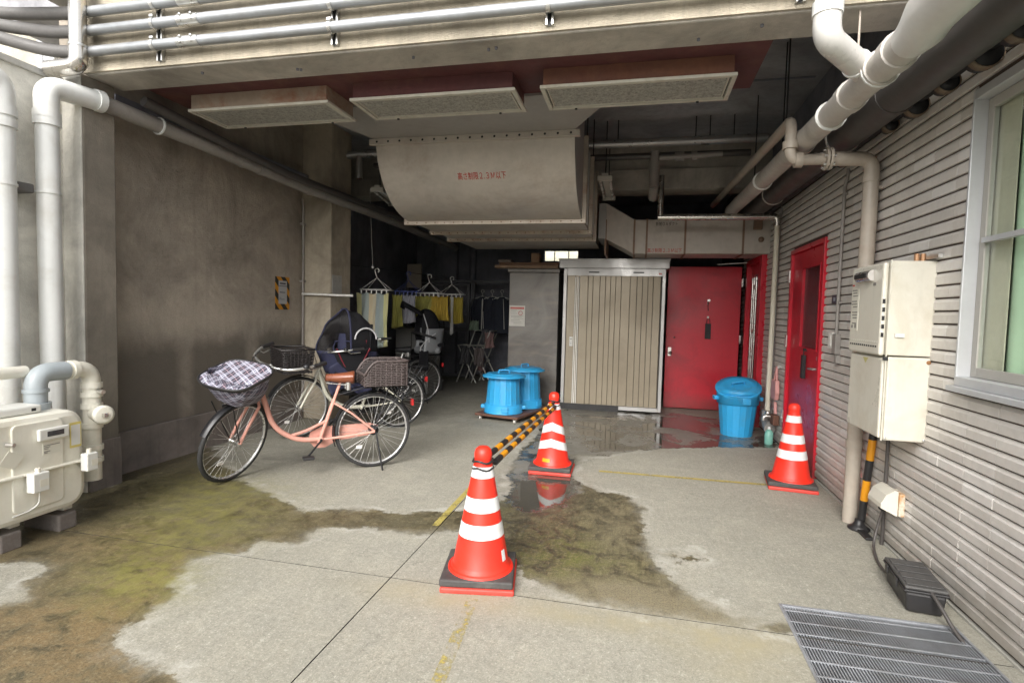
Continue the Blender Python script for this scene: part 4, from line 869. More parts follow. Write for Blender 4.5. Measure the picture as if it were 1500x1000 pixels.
part(sh, 'keyhole', MB().box(-.953,8.037,.95,-.947,8.0395,.97).box(-.965,8.037,1.02,-.935,8.0395,1.03), M_INK, world=True)
mt = thing('doormat', 'black plastic mesh mat propped along the bottom of the shed', 'mat', (-.65, 7.98, 0))
mm = MB()
for i in range(60): mm.box(-1.11+i*.0146,7.985,.0,-1.11+i*.0146+.007,7.995,.085)
part(mt, 'mesh', mm, M_BLKP, kind='stuff', world=True)
for z in (.012, .035, .058, .081): part(mt, 'strip', MB().box(-1.11,7.980,z-.005,-.235,7.9849,z+.005), M_BLKP, world=True)
part(mt, 'backing', MB().box(-1.11,7.9955,.0,-.235,8.0,.085), M_BLKP, world=True)
# ------------------------------------------------------------------ steel cabinet with boards on top
def cabinet_mat():
    t = NT('streaked_steel'); v = t.coord(); n = t.noise(v, 1.6, 6, .6, 1.2); n2 = t.noise(t.coord('Object', (1, 1, 5)), 2.2, 5, .6, .5)
    c = t.mix(t.ramp(n, .35, .65), (.12,.11,.10), (.185,.175,.16)); c = t.mix(t.ramp(n2, .5, .68, 0, .5), c, (.22,.19,.155)); c = t.mix(t.ramp(n2, .3, .42, .4, 0), c, (.085,.075,.07))
    t.link(c, t.b.inputs['Base Color']); t.b.inputs['Roughness'].default_value = .42; t.b.inputs['Metallic'].default_value = .35; return t.m
M_CAB = cabinet_mat()
cb = thing('steel_cabinet', 'tall grey steel cabinet beside the garden shed', 'cabinet', (-1.55, 8.16, 0))
part(cb, 'body', MB().box(-1.93,8.17,.0,-1.17,9.0,2.0), M_CAB, bev=.006, world=True)
part(cb, 'top_flange', MB().box(-1.96,8.145,2.001,-1.155,9.02,2.055), M_CAB, bev=.006, world=True)
M_WOOD = [mat('old_board_%s' % c, v, .8, 0, .25, 5, .15, 40, (.10,.07,.05), .5, 4) for c, v in (('tan',(.30,.20,.13)),('brown',(.19,.11,.07)),('grey',(.20,.17,.15)))]
for i, (a, b, y0, y1, z0, z1, k, lab) in enumerate(((-2.14,-1.18,8.05,8.2,2.058,2.10,0,'lowest tan board overhanging the front of the steel cabinet'),(-2.08,-1.17,8.1,8.4,2.102,2.145,1,'brown board lying on the tan board on the cabinet'),(-2.10,-1.9,8.12,8.3,2.147,2.19,2,'short grey board end at the left of the cabinet top'))):
    single('wooden_board', MB().box(a,y0,z0,b,y1,z1), M_WOOD[k], lab, 'board', bev=.004)
single('wooden_block', MB().box(-1.60,8.15,2.147,-1.48,8.35,2.29), M_WOOD[0], 'square wooden block standing on the boards on the cabinet', 'block', bev=.004)
ns = thing('no_smoking_sign', 'white paper notice with red prohibition circle on the steel cabinet', 'sign', (-1.8, 8.16, 1.34))
part(ns, 'sheet', MB().box(-1.925+.005,8.164,1.185,-1.675,8.168,1.50), mat('notice_paper', (.70,.68,.62), .7, 0, .04), world=True)
part(ns, 'header', MB().box(-1.905,8.161,1.445,-1.69,8.1635,1.475), mat('pale_red', (0,0,0)), world=True)
rg = MB().lathe([(.026,0),(.033,0)], 24, (-1.745,8.1625,1.385), (0,-1,0)); rg.obox((-1.766,8.1624,1.404),(-1.724,8.1624,1.366),.007,.0006)
part(ns, 'prohibition_circle', rg, M_REDINK, world=True)
im = MB()
for z, a, b in ((1.425,-1.90,-1.80),(1.405,-1.90,-1.82),(1.375,-1.90,-1.80),(1.34,-1.89,-1.70),(1.325,-1.89,-1.72),(1.30,-1.85,-1.70),(1.275,-1.89,-1.75),(1.25,-1.89,-1.73),(1.225,-1.85,-1.71)): im.box(a,8.1615,z,b,8.1635,z+.006)
part(ns, 'small_print', im, mat('faint_print', (.42,.42,.38), .8), world=True, kind='stuff')
# hazard-framed notice on the left wall
def hazard():
    t = NT('hazard_tape'); tc = t.new('ShaderNodeTexCoord'); s = t.new('ShaderNodeSeparateXYZ'); t.link(tc.outputs['Object'], s.inputs[0])
    k = t.math('FRACT', t.math('MULTIPLY', t.math('ADD', s.outputs[1], s.outputs[2]), 6.2))
    t.link(t.mix(t.math('GREATER_THAN', k, .5), (.015,.014,.013), (.62,.27,.015)), t.b.inputs['Base Color']); t.b.inputs['Roughness'].default_value = .5; return t.m
hs_ = thing('wall_notice', 'white notice framed in black and yellow hazard tape on the left wall', 'sign', (-4.08, 5.68, 1.55))
part(hs_, 'tape_frame', MB().box(0,-.125,-.19,.004,.135,.19), hazard())
part(hs_, 'sheet', MB().box(.0045,-.068,-.125,.006,.085,.145), mat('grey_paper', (.46,.46,.46), .7, 0, .05))
im = MB()
for z, a, b, h in ((.105,-.045,.06,.016),(.08,-.06,.08,.007),(.005,-.05,.05,.009),(-.055,-.06,-.02,.006),(-.075,-.06,.04,.006)): im.box(.0065,a,z,.0072,b,z+h)
part(hs_, 'print', im, mat('dark_print', (.06,.06,.07), .7), kind='stuff')
# ------------------------------------------------------------------ blue rubbish bins
M_BLUE = mat('blue_plastic', (.035,.36,.70), .40, 0, .10, 3, .03, 30, (.10,.26,.42), .6, 5, .2)
def bin_body(root, r0, r1, h, flip=False, z=0):
    """ribbed tapering tub: r0 at the mouth, r1 at the foot"""
    n = 72
    def rr(a, t): return (r1+(r0-r1)*t)*(1+(.022 if (a*18/(2*math.pi)) % 1 < .16 else 0))
    mb = MB(); mb.grid(lambda u, v: ((lambda R, a, t: (R*math.cos(a), R*math.sin(a), z+(h*(1-t) if flip else h*t)))(rr(u*2*math.pi, v), u*2*math.pi, v)), n, 1, False)
    zb = z+(h if flip else 0); mb.add([(r1*math.cos(2*math.pi*k/n), r1*math.sin(2*math.pi*k/n), zb) for k in range(n)], [tuple(range(n))], False)
    part(root, 'body', mb, M_BLUE)
    zc = z+(.06 if flip else h-.06)
    part(root, 'rim_band', MB().lathe([(r0*.97,-.055),(r0*1.05,-.05),(r0*1.06,.045),(r0*1.09,.05),(r0*1.09,.06),(r0*.97,.06)] if not flip else [(r0*.97,.055),(r0*1.05,.05),(r0*1.06,-.045),(r0*1.09,-.05),(r0*1.09,-.06),(r0*.97,-.06)], 40, (0,0,zc)), M_BLUE)
    for a in (0, math.pi): part(root, 'handle', MB().cbox((math.cos(a)*(r0*1.06+.02), 0, zc+.01), (.055, .09, .05)), M_BLUE, bev=.012)
    for a in (-1.45, 1.7): part(root, 'clasp', MB().cbox((math.cos(a)*(r0*1.07), math.sin(a)*(r0*1.07), zc), (.09, .02, .07)), M_BLUE, bev=.006)
def lid(root, R, z, M=None, handle='bar'):
    mb = MB(); mb.M = M
    mb.lathe([(R*.99,-.012),(R,0),(R*.97,.010),(R*.84,.016),(R*.80,.034),(R*.55,.040),(R*.5,.036),(0,.040)], 40, (0,0,z))
    l = part(root, 'lid', mb, M_BLUE)
    h = MB(); h.M = M; h.tube(bent([(-.07,0,z+.036),(-.07,0,z+.075),(.07,0,z+.075),(.07,0,z+.036)], .02), .011, 8)
    part(l, 'lid_handle', h, M_BLUE)
DZ = .085
t1 = thing('rubbish_bin', 'shorter upturned blue bin with lid, front of two on trolley', 'bin', (-1.69, 6.98, DZ), rad(10), 'blue rubbish bins'); bin_body(t1, .235, .20, .46, True); lid(t1, .285, .475)
t2 = thing('rubbish_bin', 'taller upturned blue bin behind the other on the trolley', 'bin', (-1.52, 7.50, DZ), rad(60), 'blue rubbish bins'); bin_body(t2, .235, .20, .50, True); lid(t2, .285, .515)
t3 = thing('rubbish_bin', 'blue upright bin with tilted lid in front of the red door', 'bin', (1.20, 6.98, 0), rad(8), 'blue rubbish bins'); bin_body(t3, .225, .175, .49)
lid(t3, .262, 0, Matrix.Translation((.0,.0,.565)) @ Matrix.Rotation(rad(-9), 4, 'Y') @ Matrix.Rotation(rad(23), 4, 'X'))
part(t3, 'inner_ring', MB().lathe([(.21,.485),(.235,.50),(.24,.535),(.2,.55)], 36), M_BLUE)
tr = thing('bin_trolley', 'brown wooden wheeled board carrying two blue bins', 'trolley', (-1.60, 7.22, 0), rad(-14))
part(tr, 'board', MB().box(-.31,-.52,.05,.31,.52,.083), mat('brown_board', (.13,.065,.045), .6, 0, .25, 6), bev=.006)
for x in (-.25, .25):
    for y in (-.47, .47):
        c_ = part(tr, 'caster', MB().tube([(x-.012,y,.022),(x+.012,y,.022)], .022, 14), mat('white_enamel', (0,0,0))); part(c_, 'fork', MB().box(x-.02,y-.012,.03,x-.014,y+.012,.05).box(x+.014,y-.012,.03,x+.02,y+.012,.05), M_CHROME)
# ------------------------------------------------------------------ traffic cones and tiger bars
M_CONE = mat('cone_red', (.80,.030,.014), .45, 0, .07, 5, .04, 40, (.42,.03,.022), .6, 7, .12); M_WHITE = mat('reflective_white', (.70,.71,.71), .45, 0, .06, 30, 0, 50, (.42,.40,.36), .6, 11, .15)
M_RUB = mat('black_rubber', (.055,.052,.05), .75, 0, .3, 7, .2, 60, (.16,.15,.13), .6, 4)
def cone_r(z): return .152+(.043-.152)*(z-.06)/(.64-.06)
def cone(loc, rz, lab, chevron=False, ring=.0):
    c = thing('traffic_cone', lab, 'cone', loc, rz, 'red traffic cones')
    part(c, 'base', MB().box(-.185,-.185,.0,.185,.185,.028), mat('cone_base_red', (.62,.05,.035), .6, 0, .15, 8, 0, 50, (.3,.12,.1), .6, 6), bev=.008)
    wq = MB(); q = [(-.19,-.178),(.178,-.178),(.178,.19),(-.19,.19)]
    part(c, 'rubber_weight', wq.prism(q, 2, .029, .066), M_RUB, bev=.008)
    part(c, 'weight_collar', MB().lathe([(.185*.93,.066),(.168,.078),(.156,.078)], 36), M_CONE)
    pr = [(.158,.066),(.158,.082),(.150,.09)]+[(cone_r(z), z) for z in (.10,.2,.3,.4,.5,.6,.635)]+[(.046,.64),(.046,.665),(.040,.685),(.025,.698),(0,.70)]
    part(c, 'cone_body', MB().lathe(pr, 48), M_CONE)
    bands = ((.245,.315),(.375,.445),(.545,.60)) if not chevron else ((.215,.285),(.355,.425),(.55,.60))
    for a, b in bands:
        amp = (-.055 if chevron and a < .5 else 0)
        def fn(u, v, a=a, b=b, amp=amp):
            th = u*2*math.pi; ph = abs(((th/(2*math.pi)*2+.5) % 1)-.5)*2; z = a+(b-a)*v+amp*(1-ph)+(.02 if amp else 0)
            r = cone_r(z)+.0015; return (r*math.cos(th), r*math.sin(th), z)
        part(c, 'white_band', MB().grid(fn, 64, 4), M_WHITE)
    return c
c1 = cone((-.76,2.72,0), rad(10), 'nearest red traffic cone with three straight white bands')
part(c1, 'lettering_patch', MB().grid(lambda u, v: ((lambda th, z: ((cone_r(z)+.002)*math.cos(th), (cone_r(z)+.002)*math.sin(th), z))(rad(-33)+u*rad(13), .125+v*.055)), 6, 2), M_WHITE)
c2 = cone((-.70,4.80,0), rad(1), 'red traffic cone with white chevron bands by the puddle', True)
part(c2, 'yellow_tag', MB().grid(lambda u, v: ((lambda th, z: ((cone_r(z)+.002)*math.cos(th), (cone_r(z)+.002)*math.sin(th), z))(rad(-120)+u*rad(28), .105+v*.03)), 6, 2), M_YEL)
c3 = cone((1.30,4.96,0), rad(-7), 'red traffic cone with straight white bands beside the tiled wall')
for dz, dx, lab in ((.628,.004,'upper yellow and black bar between the two left cones'),(.590,.036,'lower yellow and black bar between the two left cones')):
    bar = thing('barrier_bar', lab, 'barrier bar', (-.73, 3.75, dz), 0, 'striped bars between the cones')
    A, B = Vector((-.76+dx, 2.83, dz)), Vector((-.70+dx*.5, 4.72, dz-.015))
    n = 17
    for i in range(n): part(bar, 'band', MB().tube([A+(B-A)*(i/n), A+(B-A)*((i+1)/n)], .0172, 12, caps=i in (0, n-1)), M_BLKP if i % 2 == 0 else M_YEL, world=True)
    for P, cx, cyy in ((A,-.76,2.72),(B,-.70,4.80)):
        lp_ = [(cx+.052*math.cos(k*math.pi/10), cyy+.055*math.sin(k*math.pi/10), dz-.002+(.006*math.sin(k))) for k in range(20)]
        part(bar, 'loop', MB().tube(lp_, .006, 6, True), M_BLKP, world=True)
        part(bar, 'loop_neck', MB().tube([(cx+dx*.4, cyy+(.05 if P is A else -.05), dz), P], .006, 6), M_BLKP, world=True)
# ------------------------------------------------------------------ drain grating
M_GRATE = mat('grating_steel', (.37,.385,.41), .45, .5, .2, 6, 0, 50, (.20,.19,.17), .6, 4)
gr = thing('drain_grating', 'galvanised steel grating set in the floor beside the tiled wall', 'grating', (1.1, 2.0, -.02))
x0, y0, x1, y1 = PIT
part(gr, 'frame', MB().box(x0,y0,-.035,x0+.012,y1,.004).box(x1-.012,y0,-.035,x1,y1,.004).box(x0+.012,y1-.012,-.035,x1-.012,y1,.004).box(x0+.012,y0,-.035,x1-.012,y0+.012,.004), M_GRATE, world=True)
n = 58; me = MB().box(-.0026,y0-2.0+.013,-.016,.0026,y1-2.0-.013,.018).mesh('bearing_bar', M_GRATE)
for i in range(n):
    o = bpy.data.objects.new('bearing_bar', me); COL.objects.link(o); o.parent = gr; o.location = (x0+.02+i*(x1-x0-.04)/(n-1)-1.1, 0, 0)
me = MB().box(x0-1.1+.013,-.0035,.0185,x1-1.1-.013,.0035,.0215).mesh('cross_rod', M_GRATE)
for i in range(16):
    o = bpy.data.objects.new('cross_rod', me); COL.objects.link(o); o.parent = gr; o.location = (0, y1-2.0-.05-i*.1, 0)
# ------------------------------------------------------------------ gas meter
M_MET = mat('meter_cream', (.75,.73,.64), .4, 0, .05, 3, 0, 50, (.45,.40,.29), .5, 3, .15)
gm_ = thing('gas_meter', 'large cream gas meter on concrete blocks by the boundary wall', 'gas meter', (-3.55, 2.35, 0))
def rbox(mb, x0, y0, z0, x1, y1, z1, r, n=6):
    """box with its horizontal (x) edges rounded in the y-z outline"""
    o = []
    for cy_, cz_, a in ((y1-r, z1-r, 0), (y0+r, z1-r, 90), (y0+r, z0+r, 180), (y1-r, z0+r, 270)):
        for i in range(n+1): t_ = rad(a+90*i/n); o.append((cy_+r*math.cos(t_), cz_+r*math.sin(t_)))
    return mb.prism(o, 0, x0, x1)
part(gm_, 'lower_case', rbox(MB(), -3.74,1.90,.135,-3.35,2.725,.44,.11), M_MET, bev=.035, world=True)
part(gm_, 'upper_case', rbox(MB(), -3.735,1.905,.30,-3.355,2.72,.735,.10), M_MET, bev=.035, world=True)
part(gm_, 'seam_flange', MB().box(-3.755,1.885,.405,-3.322,2.74,.421), M_MET, bev=.006, world=True)
part(gm_, 'face_panel', rbox(MB(), -3.356,2.30,.20,-3.342,2.58,.70,.03), M_MET, bev=.006, world=True)
part(gm_, 'counter', MB().box(-3.341,2.425,.585,-3.318,2.60,.655), mat('white_case', (.68,.68,.64), .4, 0, .04), bev=.008, world=True)
part(gm_, 'counter_window', MB().box(-3.3175,2.47,.607,-3.3165,2.565,.637), mat('lcd_dark', (.05,.055,.06), .2), world=True)
part(gm_, 'number_plate', MB().box(-3.3415,2.46,.50,-3.3395,2.56,.565), M_LAB, world=True)
im = MB()
for z, a, b in ((.55,2.465,2.555),(.54,2.465,2.50),(.53,2.465,2.49),(.515,2.465,2.50),(.507,2.465,2.485)): im.box(-3.3393,a,z,-3.3385,b,z+.005)
part(gm_, 'plate_print', im, M_INK, world=True, kind='stuff')
part(gm_, 'yellow_label', MB().box(-3.354,2.625,.50,-3.352,2.695,.655), mat('yellow_rim', (.62,.52,.16), .6), world=True); part(gm_, 'label_sheet', MB().box(-3.3515,2.632,.515,-3.350,2.688,.64), mat('white_case', (0,0,0)), world=True)
for y, z, s_ in ((2.40,.36,.075),(2.70,.40,.06)):
    part(gm_, 'seal_box', MB().box(-3.325,y-s_*.6,z-.05,-3.27,y+s_*.6,z+.06), mat('white_case', (0,0,0)), bev=.006, world=True); part(gm_, 'seal_label', MB().box(-3.2695,y-s_*.15,z-.02,-3.2685,y+s_*.5,z+.02), M_LAB, world=True); part(gm_, 'seal_stem', MB().tube([(-3.30,y,z+.06),(-3.30,y,z+.085)], .014, 10), M_MET, world=True)
part(gm_, 'sensor_wire', MB().tube(bent([(-3.30,2.41,.31),(-3.32,2.42,.23),(-3.335,2.38,.20),(-3.345,2.30,.19)], .03), .005, 6), mat('white_case', (0,0,0)), world=True)
part(gm_, 'transmitter', MB().box(-3.60,2.22,.737,-3.42,2.52,.785), mat('white_case', (0,0,0)), bev=.012, world=True); part(gm_, 'port', MB().box(-3.4195,2.46,.752,-3.4185,2.485,.768), M_BLACK, world=True)
part(gm_, 'tag_stud', MB().tube([(-3.35,2.28,.60),(-3.31,2.29,.60)], .012, 10), M_CHROME, world=True)
tg = part(gm_, 'paper_tag', MB().add([(-3.325,2.22,.50),(-3.325,2.30,.46),(-3.322,2.35,.53),(-3.322,2.27,.57)], [(0,1,2,3)]), M_LAB, solid=.002, world=True)
for y in (2.05, 2.36, 2.66): part(gm_, 'foot', MB().box(-3.60,y-.03,.10,-3.42,y+.03,.14), M_MET, bev=.008, world=True)
part(gm_, 'inlet_elbow', MB().tube(bent([(-3.55,2.58,.70),(-3.55,2.58,.955),(-3.55,2.76,.955)], .12, 8), .058, 18), mat('blue_grey_pvc', (.36,.40,.42), .4, 0, .08, 5), world=True)
part(gm_, 'inlet_flange', MB().tube([(-3.55,2.58,.735),(-3.55,2.58,.775)], .075, 20).tube([(-3.55,2.58,.84),(-3.55,2.58,.86)], .066, 20), mat('blue_grey_pvc', (0,0,0)), world=True)
part(gm_, 'inlet_pipe', MB().tube(bent([(-3.55,2.72,.955),(-3.55,2.93,.955),(-3.55,2.93,.2)], .10, 8), .052, 18), M_MET, world=True)
collars(gm_, (((-3.55,2.93,.84),(0,0,1)), ((-3.55,2.93,.78),(0,0,1)), ((-3.55,2.93,.70),(0,0,1)), ((-3.55,2.93,.57),(0,0,1)), ((-3.55,2.93,.42),(0,0,1)), ((-3.55,2.93,.34),(0,0,1)), ((-3.55,2.80,.955),(0,1,0))), .055, M_MET, 'collar', .035)
part(gm_, 'valve', MB().lathe([(.045,0),(.05,.03),(.05,.10),(.062,.105),(.062,.135),(.045,.14),(0,.14)], 20, (-3.53,2.93,.655), (.95,-.3,0)), M_MET, world=True)
part(gm_, 'valve_nut', MB().cbox((-3.39,2.885,.655), (.025,.025,.025)), M_CHROME, world=True); part(gm_, 'test_port', MB().tube([(-3.50,2.93,.80),(-3.44,2.92,.80)], .014, 8), M_CHROME, world=True)
part(gm_, 'outlet_pipe', MB().tube([(-3.60,1.2,.965),(-3.60,2.56,.965)], .036, 14), M_MET, world=True); collars(gm_, (((-3.60,2.34,.965),(0,1,0)),), .04, M_MET, 'collar', .05)
M_BLOCK = mat('damp_block', (.16,.14,.125), .9, 0, .3, 8, .4, 60)
for x, y, lab in ((-3.51,2.62,'concrete block under the right end of the gas meter'),(-3.50,2.30,'concrete block under the gas meter near the left picture edge')):
    single('concrete_block', MB().box(x-.14,y-.055,-.005,x+.14,y+.055,.099).box(x-.08,y-.056,.08,x+.08,y+.056,.0995), M_BLOCK, lab, 'block', 'concrete blocks under the gas meter', bev=.012)
# ------------------------------------------------------------------ bicycles
M_TYRE = mat('tyre_rubber', (.028,.028,.028), .75, 0, .25, 9); M_RIM = mat('alloy_rim', (.66,.66,.65), .3, .7, .08); M_SPK = mat('spoke_steel', (.70,.70,.68), .3, .8, .05)
M_PINKF = mat('salmon_frame', (.62,.315,.255), .35, 0, .05, 4, 0, 50, (.40,.2,.15), .35, 5, .15, .5, .2); M_CRF = mat('ivory_frame', (.60,.585,.49), .35, 0, .05, 4); M_SILF = mat('silver_frame', (.42,.42,.42), .35, .5, .08)
M_SADB = mat('tan_saddle', (.20,.062,.030), .32, 0, .12, 5); M_SADK = mat('dark_saddle', (.025,.025,.027), .5); M_WICK = mat('dark_wicker', (.075,.058,.055), .6, 0, .3, 20)
M_BLKM = mat('black_metal', (.02,.02,.022), .4, .3, .2); M_AMB = mat('reflector', (.75,.73,.70), .2)
WR = .33
def torus(R, r, n=44, m=8, sx=1.0):
    mb = MB(); mb.tube([(R*math.cos(2*math.pi*k/n), 0, R*math.sin(2*math.pi*k/n)) for k in range(n)], r, m, True); return mb
ME_TYRE = torus(WR-.018, .019).mesh('tyre', M_TYRE)
rm_ = MB(); rm_.lathe([(WR-.036,-.012),(WR-.030,-.014),(WR-.030,.014),(WR-.036,.012),(WR-.042,0),(WR-.036,-.012)], 48, (0,0,0), (0,1,0)); ME_RIM = rm_.mesh('rim', M_RIM)
sk = MB()
for i in range(32):
    a = 2*math.pi*i/32; s_ = 1 if i % 2 else -1; a2 = a+(.55 if (i//2) % 2 else -.55)
    sk.tube([(.028*math.cos(a2), s_*.026, .028*math.sin(a2)), ((WR-.036)*math.cos(a), 0, (WR-.036)*math.sin(a))], .0016, 4, caps=False)
ME_SPK = sk.mesh('spokes', M_SPK)
ME_HUB = MB().tube([(0,-.045,0),(0,-.03,0),(0,-.029,0),(0,.029,0),(0,.03,0),(0,.045,0)], [.02,.02,.014,.014,.02,.02], 12).mesh('hub', M_STRUT)
def wheel(root, M):
    w_ = part(root, 'wheel', ME_RIM, None); w_.matrix_local = M
    part(w_, 'tyre', ME_TYRE, None); part(w_, 'spokes', ME_SPK, None, kind='stuff'); part(w_, 'hub', ME_HUB, None)
    part(w_, 'wheel_reflector', MB().cbox((.10*1.2,.0,-.12*1.2), (.05,.008,.03)), M_AMB, bev=.003); return w_
def fender(mb, cx, a0, a1, r=WR+.022, wd=.028, n=20):
    mb.grid(lambda u, v: (cx+(r-abs(v-.5)*.02)*math.cos(a0+(a1-a0)*u), (v-.5)*2*wd, WR+(r-abs(v-.5)*.02)*math.sin(a0+(a1-a0)*u)), n, 4); return mb
def weave(mb, x0, x1, hw, z0, z1, top=None, n=14, flare=0):
    """horizontal wicker strands round an upright box"""
    for k in range(n):
        t = (k+.5)/n; z = z0+(z1-z0)*t; e = flare*t; pts = []
        X0, X1, W_ = x0-e, x1+e, hw+e*.6
        for a, b, m in (((X0,-W_),(X1,-W_),10),((X1,-W_),(X1,W_),8),((X1,W_),(X0,W_),10),((X0,W_),(X0,-W_),8)):
            for i in range(m):
                s_ = i/m; off = .004*(1 if (i+k) % 2 else -1); x = a[0]+(b[0]-a[0])*s_; y = a[1]+(b[1]-a[1])*s_
                zz = z if top is None else min(z, top(x)-.004*(n-k)*.2)
                pts.append((x+(off if a[0] == b[0] else 0), y+(off if a[1] == b[1] else 0), zz))
        mb.tube(pts, .0065, 5, True)
    for i in range(9):
        x = x0+(x1-x0)*i/8
        for s_ in (-1, 1): mb.tube([(x, s_*hw, z0), (x+(i/4-1)*flare, s_*(hw+flare*.6), z1 if top is None else top(x))], .006, 5)
    return mb
def bike(loc, rz, steer, lab, frame, saddle, wheelbase=1.13, kind='loop'):
    b = thing('bicycle', lab, 'bicycle', loc, rz, 'bicycles parked by the left wall'); L = wheelbase
    ax = Vector((-.342, 0, .94)).normalized(); P0 = Vector((L-.20, 0, .70))
    S = Matrix.Translation(P0) @ Matrix.Rotation(steer, 4, ax) @ Matrix.Translation(-P0)
    wheel(b, Matrix.Translation((0, 0, WR))); wheel(b, S @ Matrix.Translation((L, 0, WR)))
    f = MB(); ht, hb = P0+ax*.14, P0-ax*.06
    bb = Vector((.445, 0, .285)); st = Vector((.335, 0, .615))
    f.tube([ht, hb], .021, 12)
    f.tube(bent([ht-ax*.14+Vector((-.01,0,0)), (L-.30,0,.40), (.62,0,.285), bb], .14, 8), .021, 12)          # low sweeping down tube
    if kind == 'loop': f.tube(bent([(.70,0,.325), (.56,0,.36), (.40,0,.435)], .08), .013, 10)
    else: f.tube(bent([ht-ax*.05, (.70,0,.46), (.39,0,.45)], .14, 8), .016, 10)
    f.tube([bb-Vector((-.012,0,.03)), st], .0165, 12)
    for s_ in (-1, 1):
        f.tube([bb+Vector((0,s_*.03,0)), (.25,s_*.05,.30), (0,s_*.06,WR-.005)], .011, 8)
        f.tube([st+Vector((0,s_*.015,-.03)), (.20,s_*.05,.50), (0,s_*.06,WR)], .0085, 8)
    f.lathe([(.0,-.045),(.024,-.045),(.024,.045),(0,.045)], 14, bb, (0,1,0))
    part(b, 'frame', f, frame)
    fk = MB(); fk.M = S; c = P0-ax*.07
    for s_ in (-1, 1): fk.tube([c+Vector((0,s_*.015,0)), c+Vector((.02,s_*.05,-.03)), (L-.06,s_*.052,.45), (L,s_*.052,WR)], .0125, 10)
    part(b, 'fork', fk, frame)
    h = MB(); h.M = S; sm = ht+ax*.10
    h.tube([ht, sm], .012, 10)
    bar = [(sm.x-.30,.285,sm.z+.045),(sm.x-.16,.275,sm.z+.035),(sm.x-.01,.20,sm.z+.01),(sm.x+.035,.08,sm.z-.005),(sm.x+.03,0,sm.z-.005),(sm.x+.035,-.08,sm.z-.005),(sm.x-.01,-.20,sm.z+.01),(sm.x-.16,-.275,sm.z+.035),(sm.x-.30,-.285,sm.z+.045)]
    h.tube(bent(bar, .06, 4), .0115, 10)
    hb_ = part(b, 'handlebar', h, M_STRUT)
    for s_ in (-1, 1):
        g = MB(); g.M = S; g.tube([(sm.x-.17,s_*.277,sm.z+.036), (sm.x-.305,s_*.286,sm.z+.046)], .0175, 10); part(hb_, 'grip', g, M_BLKP)
        lv = MB(); lv.M = S; lv.tube([(sm.x-.13,s_*.26,sm.z+.02),(sm.x-.17,s_*.25,sm.z-.005),(sm.x-.27,s_*.27,sm.z+.005)], .006, 6); part(hb_, 'brake_lever', lv, M_STRUT)
    bl = MB(); bl.M = S; bl.lathe([(0,.03),(.02,.026),(.026,.01),(.026,0)], 14, (sm.x-.11,.255,sm.z+.03)); part(hb_, 'bell', bl, M_BLKM)
    cb_ = MB(); cb_.M = S; cb_.tube(bent([(sm.x-.13,-.25,sm.z+.02),(sm.x+.10,-.12,sm.z+.02),(sm.x+.09,0,sm.z-.15),(L-.08,.0,.70)], .08), .0035, 6).tube(bent([(sm.x-.13,.25,sm.z+.02),(sm.x+.10,.12,sm.z+.02),(sm.x+.06,0,sm.z-.2),(.8,.0,.5)], .08), .0035, 6); part(b, 'cable', cb_, M_BLKP)
    se = MB(); se.tube([st, (.285,0,.76)], .0125, 10); part(b, 'seatpost', se, frame if kind == 'loop' else M_STRUT)
    sd = MB()
    def sf(u, v):
        t = u; wd = .022+.085*max(0, (1-t))**1.0*min(1, .35+(1-t)*1.1) if t > .02 else .07
        wd = .024+(.088-.024)*(1-t)**1.5 if t > .12 else .088*math.sin(min(1, t/.12+.25)*math.pi/2)
        a = v*2*math.pi; y = math.cos(a)*wd; z = math.sin(a)*(.036 if math.sin(a) > 0 else .075*(1-t*.7))
        return (.17+.235*t, y, .80+z+.02*(1-t)**2)
    sd.grid(sf, 18, 18); part(b, 'saddle', sd, saddle)
    sp_ = MB()
    for s_ in (-.045, .045): sp_.tube([(.225,s_,.70),(.225,s_,.765)], .022, 10)
    sp_.tube([(.20,-.03,.735),(.40,-.01,.76)], .005, 6).tube([(.20,.03,.735),(.40,.01,.76)], .005, 6); part(b, 'saddle_springs', sp_, M_STRUT)
    fe = fender(MB(), 0, rad(-20), rad(170)); part(b, 'rear_mudguard', fe, M_BLKM)
    fe = MB(); fe.M = S; fender(fe, L, rad(25), rad(165)); part(b, 'front_mudguard', fe, M_BLKM)
    ck = MB(); ck.tube([bb+Vector((0,-.06,0)), bb+Vector((0,.06,0))], .012, 8); a = rad(-50)
    for s_ in (-1, 1):
        e = bb+Vector((math.cos(a)*.165*s_, s_*.07, math.sin(a)*.165*s_)); ck.obox(bb+Vector((0,s_*.065,0)), e, .018, .012)
    part(b, 'cranks', ck, M_BLKM)
    for s_ in (-1, 1):
        e = bb+Vector((math.cos(a)*.165*s_, s_*.115, math.sin(a)*.165*s_)); part(b, 'pedal', MB().cbox(e, (.09, .075, .022)), M_BLKP, bev=.005)
    cg = MB(); cg.prism([(.30,.25),(.02,.28),(-.05,.31),(-.05,.36),(.02,.385),(.42,.38),(.52,.34),(.54,.27),(.48,.20),(.40,.20)], 1, -.055, -.038); part(b, 'chain_case', cg, frame if kind == 'loop' else M_BLKM)
    ks = MB().tube([(-.01,.065,WR-.01),(-.03,.11,.16),(-.05,.15,.0)], .008, 8).lathe([(0,-.05),(.03,-.045),(.042,-.03),(.042,.03),(.03,.045),(0,.05)], 16, (0,.0,WR), (0,1,0)); part(b, 'kickstand', ks, M_BLKM)
    rk = MB()
    for s_ in (-1, 1): rk.tube(bent([(.30,s_*.04,.66),(.10,s_*.06,.715),(-.34,s_*.06,.72)], .05), .006, 6).tube([(-.12,s_*.06,.72),(0,s_*.065,WR+.02)], .0055, 6).tube([(-.27,s_*.06,.72),(0,s_*.065,WR+.01)], .0055, 6)
    for x in (-.32,-.2,-.08): rk.tube([(x,-.06,.72),(x,.06,.72)], .0055, 6)
